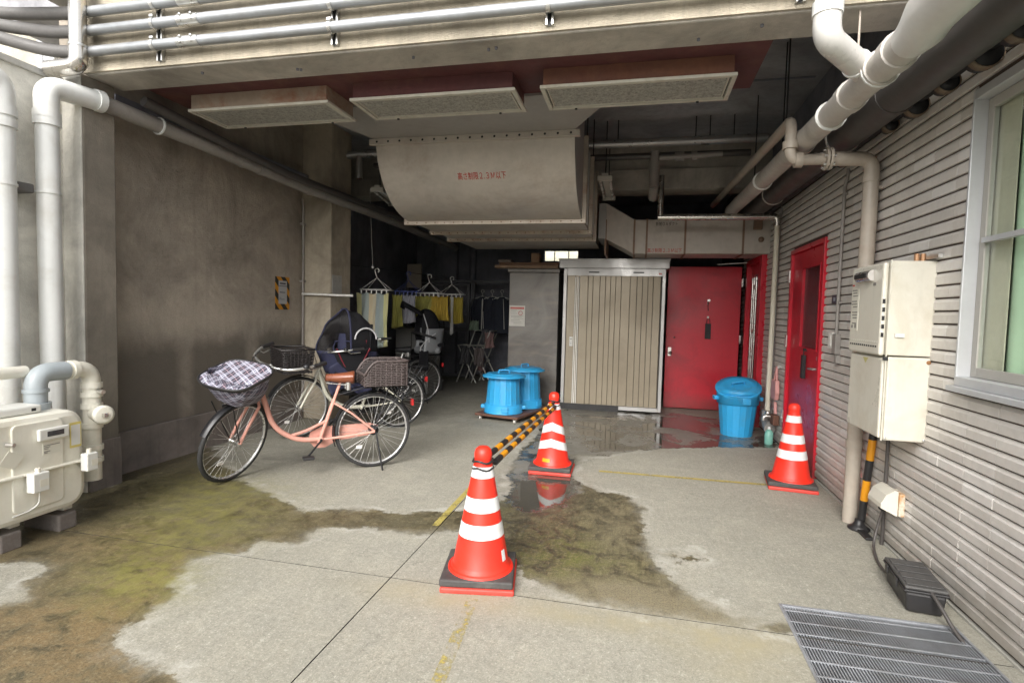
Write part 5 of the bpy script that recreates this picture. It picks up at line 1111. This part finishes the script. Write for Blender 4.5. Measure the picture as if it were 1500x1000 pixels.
    part(b, 'luggage_rack', rk, M_BLKM)
    rl = MB().cbox((-.35,0,.56), (.02,.05,.06)); part(b, 'rear_reflector', rl, mat('red_reflector', (.4,.02,.02), .2), bev=.004)
    return b, S, sm, L
def plaid(name, dim):
    t = NT(name); tc = t.new('ShaderNodeTexCoord'); fr = []
    for vec in ((.80,.45,.55), (-.55,.80,.50)):
        d_ = t.new('ShaderNodeVectorMath', operation='DOT_PRODUCT'); t.link(tc.outputs['Object'], d_.inputs[0]); d_.inputs[1].default_value = vec
        fr.append(t.math('FRACT', t.math('MULTIPLY', d_.outputs['Value'], 13.5)))
    c = (.055,.052,.075)
    def band(f, lo, hi): return t.math('MULTIPLY', t.math('GREATER_THAN', f, lo), t.math('LESS_THAN', f, hi))
    for f in fr: c = t.mix(t.math('MULTIPLY', band(f, .0, .42), .34*dim), c, (.40,.40,.50))
    for f in fr:
        for lo, hi, col in ((.06,.105,(.58,.58,.66)),(.31,.355,(.58,.58,.66)),(.68,.715,(.50,.34,.37))): c = t.mix(t.math('MULTIPLY', band(f, lo, hi), .85*dim+.1), c, col)
    t.link(c, t.b.inputs['Base Color']); t.b.inputs['Roughness'].default_value = .75; t.bump(t.noise(t.coord(), 300, 2), .2, .002); return t.m
def heading(front, rear): return math.atan2(front[1]-rear[1], front[0]-rear[0])
# pink bicycle with plaid basket
R1, F1 = Vector((-2.246,4.408)), Vector((-3.10,3.70)); h1 = heading(F1, R1)
pb, S, sm, L = bike((R1.x,R1.y,0), h1, rad(46), 'salmon pink bicycle with plaid covered front basket and brown saddle', M_PINKF, M_SADB, 1.11)
fb = MB(); fb.M = S
def pouch(u, v):
    a = u*2*math.pi; e = .55
    cx_, sx_ = math.cos(a), math.sin(a); q = lambda c_: math.copysign(abs(c_)**e, c_)
    t = v; rx = .105+.055*math.sin(min(1,t*1.5)*math.pi*.5); ry = .13+.07*math.sin(min(1,t*1.5)*math.pi*.5)
    pk = 1+.035*math.sin(a*7+t*5)*(.4+t*.6)+.02*math.sin(a*13)
    return (L-.20+.23+q(cx_)*rx*pk+.015*t, q(sx_)*ry*pk, .695+.215*t)
fb.grid(pouch, 60, 10); n0 = len(fb.v); M_PLD = plaid('plaid_shaded', .42)  # same plaid dimmed for the pouch sides, their shade put into the colour
bottom = [pouch(i/60, 0) for i in range(60)]; fb.add(bottom, [tuple(range(60))], False)
bk_ = part(pb, 'front_basket', fb, M_PLD)
ld = MB(); ld.M = S @ Matrix.Translation((L-.20+.245, -.02, .90)) @ Matrix.Rotation(rad(15), 4, 'Y') @ Matrix.Rotation(rad(6), 4, 'X')
def lidp(u, v):
    a = u*2*math.pi; q = lambda c_, e: math.copysign(abs(c_)**e, c_); r = v
    return (q(math.cos(a), .72)*.215*r, q(math.sin(a), .72)*.25*r, .003*(1-r**2.2)+.004*math.sin(a*5)*r)
ld.grid(lidp, 48, 6); part(bk_, 'basket_lid', ld, plaid('plaid_lit', 1.0))  # lid plaid kept brighter: light falling on the top is put into the colour
pp = MB(); pp.M = ld.M; pp.tube([Vector(lidp(i/48, 1)) for i in range(48)], .008, 6, True); pp.grid(lambda u, v: tuple(Vector(lidp(u, 1))*(1 if v == 0 else .985)+Vector((0,0,-.02*v))), 48, 1); part(bk_, 'piping', pp, M_BLKP)
fh = MB(); fh.M = S; fh.tube([(L-.20+.12,0,.69),(L-.20+.36,0,.68)], .008, 6).tube([(L-.0,.05,WR),(L+.16,.11,.68)], .005, 6).tube([(L-.0,-.05,WR),(L+.16,-.11,.68)], .005, 6); part(pb, 'basket_stay', fh, M_BLKM)
lmp = MB(); lmp.M = S; lmp.lathe([(0,0),(.02,.005),(.035,.04),(.035,.06),(0,.065)], 16, (L-.02,-.10,.62), (1,0,0)); part(pb, 'headlamp', lmp, M_CHROME)
top = lambda x: .945 if x < -.02 else .945-.55*(x+.02)**1.6*4
rbk = part(pb, 'rear_basket', weave(MB(), -.25, .11, .165, .735, .945, lambda x: .95-max(0, x+.0)**2*9), M_WICK)
part(rbk, 'liner', MB().add([(x,y,z) for y in (-.155,.155) for x, z in ((-.24,.74),(.10,.74),(.10,.83),(.0,.925),(-.24,.93))], [(0,1,2,3,4),(5,6,7,8,9),(0,1,6,5),(1,2,7,6),(4,0,5,9)], False), mat('basket_liner', (.04,.033,.032), .8))
rr_ = MB(); rr_.tube([(x,y,.95-max(0, x+.0)**2*9) for x, y in [(-.255+.37*i/10,-.168) for i in range(11)]+[(.115,-.168+.336*i/6) for i in range(1,7)]+[(.115-.37*i/10,.168) for i in range(1,11)]+[(-.255,.168-.336*i/6) for i in range(1,6)]], .011, 6, True); part(rbk, 'rim', rr_, M_WICK)
# ivory bicycle with navy child seat
R2, F2 = Vector((-2.72,5.98)), Vector((-3.50,5.12)); h2 = heading(F2, R2)
ib, S2, sm2, L2 = bike((R2.x,R2.y,0), h2, rad(8), 'ivory bicycle with dark wicker basket and navy hooded child seat', M_CRF, M_SADK, 1.14, 'v')
wb = MB(); wb.M = S2; weave(wb, L2-.20+.14, L2-.20+.42, .17, .72, .95, None, 13, .02); wbo = part(ib, 'front_basket', wb, mat('black_wicker', (.03,.026,.026), .5, 0, .3, 20))
ln_ = MB(); ln_.M = S2; ln_.box(L2-.05, -.16, .73, L2+.21, .16, .92); part(wbo, 'liner', ln_, mat('basket_liner', (0,0,0)))
rim2 = MB(); rim2.M = S2; rim2.tube([(L2-.08,-.185,.965),(L2+.245,-.185,.965),(L2+.245,.185,.965),(L2-.08,.185,.965)], .012, 6, True); part(wbo, 'rim', rim2, mat('black_wicker', (0,0,0)))
M_NAVY = mat('navy_cloth', (.018,.020,.050), .8, 0, .25, 9, .2, 60); M_BLKC = mat('black_cloth', (.012,.012,.014), .85, 0, .3, 9, .35, 22, spec=.2); M_MAR = mat('maroon_trim', (.16,.012,.022), .7); M_GREYT = mat('grey_trim', (.42,.42,.43), .5)
def mesh_window():
    t = NT('dark_mesh'); t.b.inputs['Base Color'].default_value = (.010,.009,.010,1); t.b.inputs['Roughness'].default_value = .6; t.b.inputs['Specular IOR Level'].default_value = .25; t.b.inputs['Alpha'].default_value = .84; return t.m
M_MESHW = mesh_window()
def ell(c, r, a0, a1, b0, b1):
    """ellipsoid patch: a = azimuth from +x, b = elevation"""
    return lambda u, v: (c[0]+r[0]*math.cos(a0+(a1-a0)*u)*math.cos(b0+(b1-b0)*v), c[1]+r[1]*math.sin(a0+(a1-a0)*u)*math.cos(b0+(b1-b0)*v), c[2]+r[2]*math.sin(b0+(b1-b0)*v))
pi = math.pi
bod = MB()
def bucket(u, v):
    a = u*2*pi; t = v; rx = .10+.075*t**.8; ry = .095+.065*t**.7; q = lambda c_: math.copysign(abs(c_)**.8, c_)
    k = 1+.05*math.sin(a*5+t*7)*(1-t)
    return (.62-.05*t+q(math.cos(a))*rx*k, q(math.sin(a))*ry*k, .60+.52*t)
bod.grid(bucket, 36, 10); bod.add([bucket(i/36, 0) for i in range(36)], [tuple(range(36))], False)
cs = part(ib, 'child_seat', bod, M_NAVY)
part(cs, 'back_shell', MB().grid(lambda u, v: (.43-.04*v-.05*math.sin(u*pi)+.02, -.16+.32*u, .60+.62*v), 10, 8), M_BLKC, solid=.03)
XF = .08
def hoodf(u, v):
    a = pi*u; k = 1-.10*v-.34*max(0, v-.35)**2*2.4; cx_, sx_ = math.cos(a), math.sin(a)
    rip = (.009*math.sin(v*17+3*u)+.012*math.sin(u*15+v*6)*(.3+v))*sx_
    return (.56+XF-.33*v+.02*sx_, math.copysign(abs(cx_)**.5, cx_)*.185*k, .92+(.45*abs(sx_)**.50)*k+rip-.04*v)
part(cs, 'hood', MB().grid(hoodf, 26, 14), M_BLKC, solid=.006)
def winf(u, v):
    w_ = 2*u-1; top = Vector(hoodf(u, 0)); bot = Vector((.88+XF-.16*w_*w_, .17*w_, .93))
    p = bot.lerp(top, v); p.x += .045*math.sin(pi*v)*(1-w_*w_*.5)+.008*math.sin(v*14+w_*6); p.z += .04*math.sin(pi*v); return tuple(p)
part(cs, 'hood_window', MB().grid(winf, 24, 10), M_MESHW)
part(cs, 'front_skirt', MB().grid(lambda u, v: (lambda q: (q[0]-.10*v, q[1]*(1-.1*v), q[2]+.004-.24*v+.008*math.sin(u*18)*v))(winf(u, 0)), 24, 6), M_NAVY, solid=.006)
for u_ in (.02, .5, .98): part(cs, 'hood_rib', MB().tube([Vector(winf(u_, i/10))+Vector((.004,0,.004)) for i in range(11)], .009, 6), M_NAVY)
part(cs, 'hood_band', MB().tube([Vector(hoodf(i/24, 0))*1.0+Vector((0,0,.004)) for i in range(25)], .012, 6), M_NAVY)
part(cs, 'hood_edge', MB().grid(lambda u, v: (lambda q: (q[0], q[1]+.004, q[2]-.06*v+.03))(hoodf(0, u)), 10, 2), M_NAVY, solid=.008)
gt = MB(); gt.tube([(.48-.12*math.cos(pi*i/12), .193, 1.06+.12*math.sin(pi*i/12)) for i in range(13)], .010, 6); part(cs, 'hood_stripe', gt, M_GREYT)
mr = MB(); mr.tube([(.74-.023*i, .172+.012*math.sin(i/10*pi), .95-.20*math.sin(min(i,14)/14*pi)) for i in range(15)], .006, 6).tube([(.47,.16,1.05),(.49,.155,.85),(.50,.12,.66)], .016, 6); part(cs, 'maroon_piping', mr, M_MAR)
part(cs, 'side_panel', MB().grid(lambda u, v: (.42+.16*u, .155-.03*(1-v), .62+.36*v), 4, 4), M_MAR, solid=.012)
part(cs, 'side_pouch', MB().grid(lambda u, v: (.44+.36*u+.02*math.sin(v*9), .188+.015*math.sin(pi*u)*math.sin(pi*v)-.03*v, .97-.34*v-.05*math.sin(pi*u)), 12, 8), M_BLKC, solid=.012)
part(cs, 'pouch_piping', MB().tube([(.44+.36*i/12, .205-.03*math.sin(pi*i/12), .96-.26*math.sin(pi*i/12)) for i in range(13)], .007, 6), M_MAR)
part(cs, 'lap_cloth', MB().grid(lambda u, v: (.40+.46*u+.015*math.sin(v*11), .15+.03*math.sin(u*9+v*4)+.02*v, .80-.32*v-.04*math.sin(u*7)), 16, 10), M_NAVY, solid=.01)
part(cs, 'footwell', MB().box(.50,-.13,.44,.70,.13,.62), M_BLKC, bev=.03)
# third bicycle with rear child seat
R3 = Vector((-3.16,7.72)); h3 = h2-rad(4)
tb_, S3, sm3, L3 = bike((R3.x,R3.y,0), h3, rad(-10), 'silver bicycle with black hooded rear child seat beyond the others', M_SILF, M_SADK, 1.12, 'v')
sh_ = part(tb_, 'child_seat', MB().grid(lambda u, v: (-.06-.24*math.sin(pi*u)-.05*v+.10*math.cos(pi*u)**2, -.17*math.cos(pi*u), .76+.36*v), 16, 8), mat('grey_shell', (.23,.24,.25), .5, 0, .1), solid=.02)
part(sh_, 'seat_base', MB().box(-.26,-.14,.74,.08,.14,.84), mat('grey_shell', (0,0,0)), bev=.04)
part(sh_, 'cushion', MB().box(-.33,-.13,.845,-.0,.13,.90), M_BLKC, bev=.03)
part(sh_, 'hood', MB().grid(ell((-.06,0,1.10), (.22,.165,.31), pi*.32, pi*1.68, -.55, pi*.5), 26, 14), M_BLKC, solid=.01)
part(sh_, 'visor', MB().grid(lambda u, v: (.05+.26*v, (-.165+.34*u)*(1-.45*v), 1.30+.09*math.sin(pi*u)+.13*v), 12, 5), M_BLKC, solid=.012)
part(sh_, 'handrail', MB().tube(bent([(-.15,-.19,.98),(.10,-.17,1.05),(.10,.17,1.05),(-.15,.19,.98)], .08), .018, 8), M_BLKP)
tr2 = MB(); tr2.tube([(.05-.10*math.sin(i/12*pi*.5), .178, 1.34-.42*i/12) for i in range(13)], .008, 6); tr2.tube([(-.15+.24*math.sin(i/12*pi*.5), .178, 1.05-.26*i/12) for i in range(13)], .008, 6); part(sh_, 'pale_piping', tr2, M_GREYT)
for s_ in (-1, 1): part(sh_, 'leg_guard', MB().box(-.05,s_*.16-.02,.50,.10,s_*.16+.02,.80), M_BLKC, bev=.018)
# ------------------------------------------------------------------ laundry
wire = Vector((-3.70,6.62,1.96)), Vector((-3.05,10.6,1.98))
single('clothes_line', MB().tube([wire[0], wire[1]], .004, 6), M_BLKM, 'thin dark clothes line strung from the column into the recess', 'line')
single('light_cord', MB().tube([(-3.66,7.0,3.04),(-3.63,7.05,1.99)], .003, 5).lathe([(0,-.02),(.018,-.01),(.018,.01),(0,.02)], 10, (-3.63,7.05,1.97)), mat('white_enamel', (0,0,0)), 'thin cord with white toggle hanging above the clothes line', 'cord')
def stripes(name, cols, period, axis=0):
    t = NT(name); tc = t.new('ShaderNodeTexCoord'); s = t.new('ShaderNodeSeparateXYZ'); t.link(tc.outputs['Object'], s.inputs[0])
    k = t.math('FRACT', t.math('ADD', t.math('DIVIDE', s.outputs[axis], period), .5)); c = cols[0]
    for i, col in enumerate(cols[1:]): c = t.mix(t.math('GREATER_THAN', k, (i+1)/len(cols)), c, col)
    c = t.mix(t.ramp(t.noise(t.coord(), 60, 4), .35, .7, 0, .25), c, (.5,.5,.42)); t.link(c, t.b.inputs['Base Color']); t.b.inputs['Roughness'].default_value = .9; t.bump(t.noise(t.coord(), 240, 2), .3, .003); return t.m
M_TOWEL = stripes('striped_towel', [(.58,.55,.26),(.33,.38,.36),(.35,.41,.40),(.62,.52,.34),(.60,.53,.38),(.33,.39,.40),(.34,.40,.38),(.60,.58,.28)], .42)
M_YCL = mat('yellow_cloth', (.42,.33,.05), .9, 0, .15, 6, .2, 80); M_LIME = mat('lime_cloth', (.36,.34,.09), .9, 0, .15, 6, .2, 80); M_GCL = mat('grey_cloth', (.24,.24,.27), .9, 0, .15, 6, .2, 80); M_DCL = mat('dark_cloth', (.03,.035,.05), .9, 0, .2, 6)
M_HANG = mat('white_hanger', (.72,.72,.70), .4); M_BHANG = mat('blue_hanger', (.05,.07,.22), .4)
def cloth(w_, h, amp=.015, n=3.0, ph=0, skew=0):
    return MB().grid(lambda u, v: ((-w_/2+w_*u)*(1-.10*v*math.sin(3*v+ph))+skew*v, amp*1.5*math.sin(u*n*2*pi+ph+v*1.3)*(.3+.7*v)+.008*math.sin(u*31+v*9)+.012*math.sin(v*5+u*3), -h*v*(1+.03*math.sin(u*4+ph))-.02*math.sin(pi*u*3)**2*(1-v)), 40, 16)
def hanger(y, dz, lab, w_, m, rz=rad(8), cls=(), xoff=0):
    t_ = (y-wire[0].y)/(wire[1].y-wire[0].y); p = wire[0].lerp(wire[1], t_)
    hg = thing('pinch_hanger', lab, 'clothes hanger', (p.x+xoff, y, p.z), rz, 'pinch hangers on the clothes line'); d_ = .24; zf = -.30-dz
    hk = MB().tube(arc((0,0,-.03), .03, rad(-60), rad(200), (1,0,0), (0,0,1), 10)+[Vector((-.015,0,-.08)), Vector((0,0,-.13))], .007, 6)
    part(hg, 'hook', hk, m)
    fr_ = MB().tube([(-w_/2,-d_/2,zf),(w_/2,-d_/2,zf),(w_/2,d_/2,zf),(-w_/2,d_/2,zf)], .009, 6, True).tube([(0,-d_/2,zf),(0,d_/2,zf)], .006, 6); part(hg, 'frame', fr_, m)
    for sx_ in (-1, 1):
        for sy_ in (-1, 1): part(hg, 'cord', MB().tube([(0,0,-.13),(sx_*w_*.47,sy_*d_*.47,zf)], .0035, 5), m)
    for i in range(6):
        x = -w_*.45+w_*.9*i/5; part(hg, 'clip', MB().box(x-.009,-d_/2-.008,zf-.055,x+.009,-d_/2+.008,zf-.005), m, bev=.003)
    for nm, mb_, mm_, lx, ly, lb, ct, gp in cls:
        o = single(nm, mb_, mm_, lb, ct, gp, solid=.004); o.location = (p.x+xoff+lx, y+ly, p.z+zf-.045); o.rotation_euler = (0, 0, rz)
    return hg
hanger(7.15, 0, 'white pinch hanger holding the striped towel', .40, M_HANG, rad(8), [('towel', cloth(.46,.76,.018,2.5), M_TOWEL, 0, -.13, 'large towel with yellow, grey and cream stripes', 'towel', None)])
hanger(7.75, 0, 'blue pinch hanger between the striped towel and yellow cloths', .36, M_BHANG, rad(5), [('towel', cloth(.20,.42,.02,2), M_GCL, .06, -.12, 'small grey towel on the blue hanger', 'towel', None), ('towel', cloth(.16,.50,.02,2,1), M_LIME, -.14, -.10, 'lime towel at the left of the blue hanger', 'towel', None)], .12)
hanger(8.35, 0, 'white pinch hanger holding lime and yellow cloths', .40, M_HANG, rad(4), [('towel', cloth(.30,.34,.02,2), M_LIME, -.05, -.12, 'lime yellow cloth beside the orange yellow ones', 'towel', None), ('towel', cloth(.30,.40,.025,3,2), mat('mustard_cloth', (.40,.28,.04), .9, 0, .15, 6), .20, -.10, 'mustard cloth beside the lime yellow one', 'towel', None)], .12)
hanger(8.9, 0, 'white pinch hanger farthest along the line', .42, M_HANG, rad(2), [('towel', cloth(.24,.44,.03,3), M_YCL, .12, -.12, 'yellow cloth with deep folds on the farthest hanger', 'towel', None), ('towel', cloth(.05,.62,.006,1), M_HANG, .06, -.16, 'narrow pale tie hanging among the yellow cloths', 'strap', None)], .22)
# grey cabinet, dark crate, step, gate
ca = thing('grey_cabinet', 'low grey cabinet standing under the hanging laundry', 'cabinet', (-3.6, 8.5, 0))
M_GCAB = mat('grey_cabinet_paint', (.26,.255,.24), .5, 0, .1, 3)
part(ca, 'body', MB().box(-3.92,8.45,.0,-3.34,9.0,1.06), M_GCAB, bev=.012, world=True); part(ca, 'top', MB().box(-3.94,8.43,1.061,-3.32,9.02,1.09), M_GCAB, bev=.006, world=True); part(ca, 'door_line', MB().box(-3.64,8.447,.05,-3.632,8.4499,1.03), M_BLKM, world=True)
cr = thing('dark_crate', 'black crate on the ground behind the ivory bicycle', 'crate', (-3.75, 7.6, 0))
part(cr, 'body', MB().box(-4.0,7.5,0,-3.5,7.9,.62), M_BLKP, bev=.01, world=True); part(cr, 'rim', MB().box(-4.02,7.48,.621,-3.48,7.92,.66), M_BLKP, bev=.006, world=True)
stp = thing('concrete_step', 'low grey step stool behind the rear child seat', 'step', (-3.4, 8.9, 0))
M_STEP = mat('step_grey', (.24,.24,.225), .8, 0, .15, 6)
part(stp, 'tread', MB().box(-3.65,8.72,.15,-3.30,9.1,.19), M_STEP, bev=.005, world=True)
for x in (-3.63, -3.33): part(stp, 'leg', MB().box(x-.015,8.74,0,x+.015,9.08,.149), M_STEP, world=True)
ga_ = thing('wire_gate', 'dark steel framed mesh gate at the back of the garage', 'gate', (-3.9, 10.75, 0))
M_GATE = mat('gate_steel', (.10,.10,.105), .5, .3, .15)
part(ga_, 'frame', MB().box(-4.75,10.73,.04,-4.70,10.78,1.95).box(-3.42,10.73,.04,-3.36,10.78,1.95).box(-4.70,10.73,1.90,-3.42,10.78,1.95).box(-4.70,10.73,.04,-3.42,10.78,.10).box(-4.70,10.73,.98,-3.42,10.78,1.05), M_GATE, world=True)
part(ga_, 'post', MB().box(-3.33,10.73,0,-3.26,10.80,2.0), M_GATE, world=True); part(ga_, 'top_rail', MB().box(-4.75,10.73,1.97,-1.9,10.78,2.02), M_GATE, world=True)
ms_ = MB()
for i in range(52): ms_.box(-4.69+i*.025,10.752,.1,-4.686+i*.025,10.756,1.9)
for i in range(72): ms_.box(-4.70,10.757,.1+i*.025,-3.42,10.760,.104+i*.025)
part(ga_, 'wire_mesh', ms_, M_GATE, world=True, kind='stuff')
part(ga_, 'stile', MB().box(-3.92,10.70,.1,-3.89,10.729,1.9), M_GATE, world=True); part(ga_, 'latch', MB().box(-3.46,10.70,1.15,-3.40,10.729,1.3), M_GATE, world=True)
for i in range(3):
    x = -3.05+i*.2; j = thing('jacket', ('leftmost','middle','rightmost')[i]+' dark jacket hanging in front of the rear fence', 'jacket', (x, 10.6, 1.75), rad(10*i), 'dark jackets at the back')
    jb = MB(); jb.grid(lambda u, v: ((.19-.03*v+.05*min(1, v*6)-.05)*math.cos(u*2*pi)*(.35+.65*min(1, v*5)), .06*math.sin(u*2*pi)*(.5+.5*min(1, v*4)), -.06-.72*v), 24, 10); part(j, 'body', jb, M_DCL)
    for s_ in (-1, 1): part(j, 'sleeve', MB().tube([(s_*.13,0,-.12),(s_*.19,0,-.3),(s_*.19,.02,-.62)], [.05,.05,.04], 10), M_DCL)
    part(j, 'hanger', MB().tube(arc((0,0,.05), .03, rad(-60), rad(200), (1,0,0), (0,0,1), 8)+[Vector((0,0,0)), Vector((0,0,-.06))], .005, 5).tube([(-.16,0,-.10),(0,0,-.05),(.16,0,-.10)], .008, 6), M_HANG)
    part(j, 'trim', MB().tube([(.02,-.065,-.10),(.05,-.068,-.7)], .006, 5), mat('white_enamel', (0,0,0)))
# drying racks
M_RACK = mat('rack_aluminium', (.52,.51,.47), .4, .5, .1)
def rack(x, y, lab):
    r = thing('drying_rack', lab, 'drying rack', (x, y, 0), rad(-6), 'folding drying racks at the back')
    for yy in (0, .42):
        part(r, 'leg', MB().tube([(-.20,yy,.0),(.17,yy,1.02)], .013, 8), M_RACK); part(r, 'leg', MB().tube([(.20,yy+.016,.0),(-.19,yy+.016,.72)], .013, 8), M_RACK)
        part(r, 'pivot', MB().lathe([(0,-.02),(.035,-.02),(.035,.02),(0,.02)], 12, (-.02,yy-.005,.41), (0,1,0)), M_RACK)
    part(r, 'rail', MB().tube([(-.19,0,.72),(-.19,.42,.72)], .012, 8), M_RACK); part(r, 'rail', MB().tube([(.17,0,1.02),(.17,.42,1.02)], .012, 8), M_RACK); part(r, 'rail', MB().tube([(.06,0,.72),(.06,.42,.72)], .010, 8), M_RACK)
    for i in range(5): part(r, 'rod', MB().tube([(-.19,.05+i*.08,.72),(.06,.05+i*.08,.72)], .006, 6), M_RACK)
    return r
rack(-3.24, 10.22, 'left drying rack of the two standing open at the back'); rack(-2.93, 10.18, 'right drying rack of the two standing open at the back')
M_BRN = mat('dull_pink_cloth', (.26,.16,.15), .9, 0, .2, 8); M_SAGE = mat('sage_cloth', (.28,.36,.27), .9, 0, .1, 8); M_GRYC = mat('charcoal_cloth', (.10,.10,.105), .9, 0, .2, 8)
for nm, x, y, z, w_, h, m, lb in (('rag',-3.27,10.18,.70,.20,.34,M_GRYC,'charcoal rag on the left drying rack'),('rag',-2.96,10.14,.70,.22,.36,mat('brown_grey_cloth',(.15,.125,.12),.9),'brown grey rag on the right drying rack'),('rag',-3.12,10.30,1.22,.20,.20,M_SAGE,'sage green cloth between the drying racks'),('rag',-2.90,10.30,1.05,.16,.26,M_GRYC,'charcoal cloth hanging high behind the left drying rack'),('rag',-2.78,10.16,1.0,.2,.30,M_BRN,'dull pink cloth on top of the right drying rack'),('rag',-2.98,10.35,.50,.14,.28,M_BRN,'dull pink rag hanging low between the drying racks')):
    o = single(nm, cloth(w_, h, .02, 2, x*9), m, lb, 'cloth', None, solid=.004); o.location = (x, y, z); o.rotation_euler = (0, 0, rad(-12))
for x, y0 in ((-3.05,10.4),(-2.72,10.25)): pass
single('broom_pole', MB().tube([(-3.02,10.45,1.0),(-3.01,10.46,1.62)], .014, 8), M_RACK, 'pale pole standing upright behind the left drying rack', 'pole')
# ------------------------------------------------------------------ unlit strip lights
M_LAMP = mat('lamp_housing', (.58,.56,.50), .45, 0, .08, 5); M_TUBE = mat('unlit_tube', (.70,.70,.67), .3)
for a, b, lab in (((-.425,6.35,2.92),(-.435,7.42,2.92),'unlit white strip light right of the curved duct'),((-3.30,6.5,2.90),(-3.50,7.42,2.90),'unlit white strip light left of the curved duct')):
    A, B = Vector(a), Vector(b); l = thing('strip_light', lab, 'light fixture', a, 0, 'unlit strip lights under the ceiling'); dd = (B-A).normalized(); sd_ = Vector((dd.y,-dd.x,0))
    part(l, 'housing', MB().obox(A+Vector((0,0,.045)), B+Vector((0,0,.045)), .07, .05), M_LAMP, world=True, bev=.004)
    for s_ in (-1, 1): part(l, 'tube', MB().tube([A+sd_*(.055*s_)+dd*.03, B+sd_*(.055*s_)-dd*.03], .015, 10), M_TUBE, world=True)
    for p in (A, B): part(l, 'end_cap', MB().obox(p+Vector((0,0,.01))-dd*.015, p+Vector((0,0,.01))+dd*.02, .165, .06), M_LAMP, world=True, bev=.006)
    for p in (A+dd*.15, B-dd*.15): part(l, 'hanger', MB().tube([p+Vector((0,0,.07)), (p.x,p.y,3.615 if p.y < 7.4 else 3.04)], .006, 6), M_BLKM, world=True)
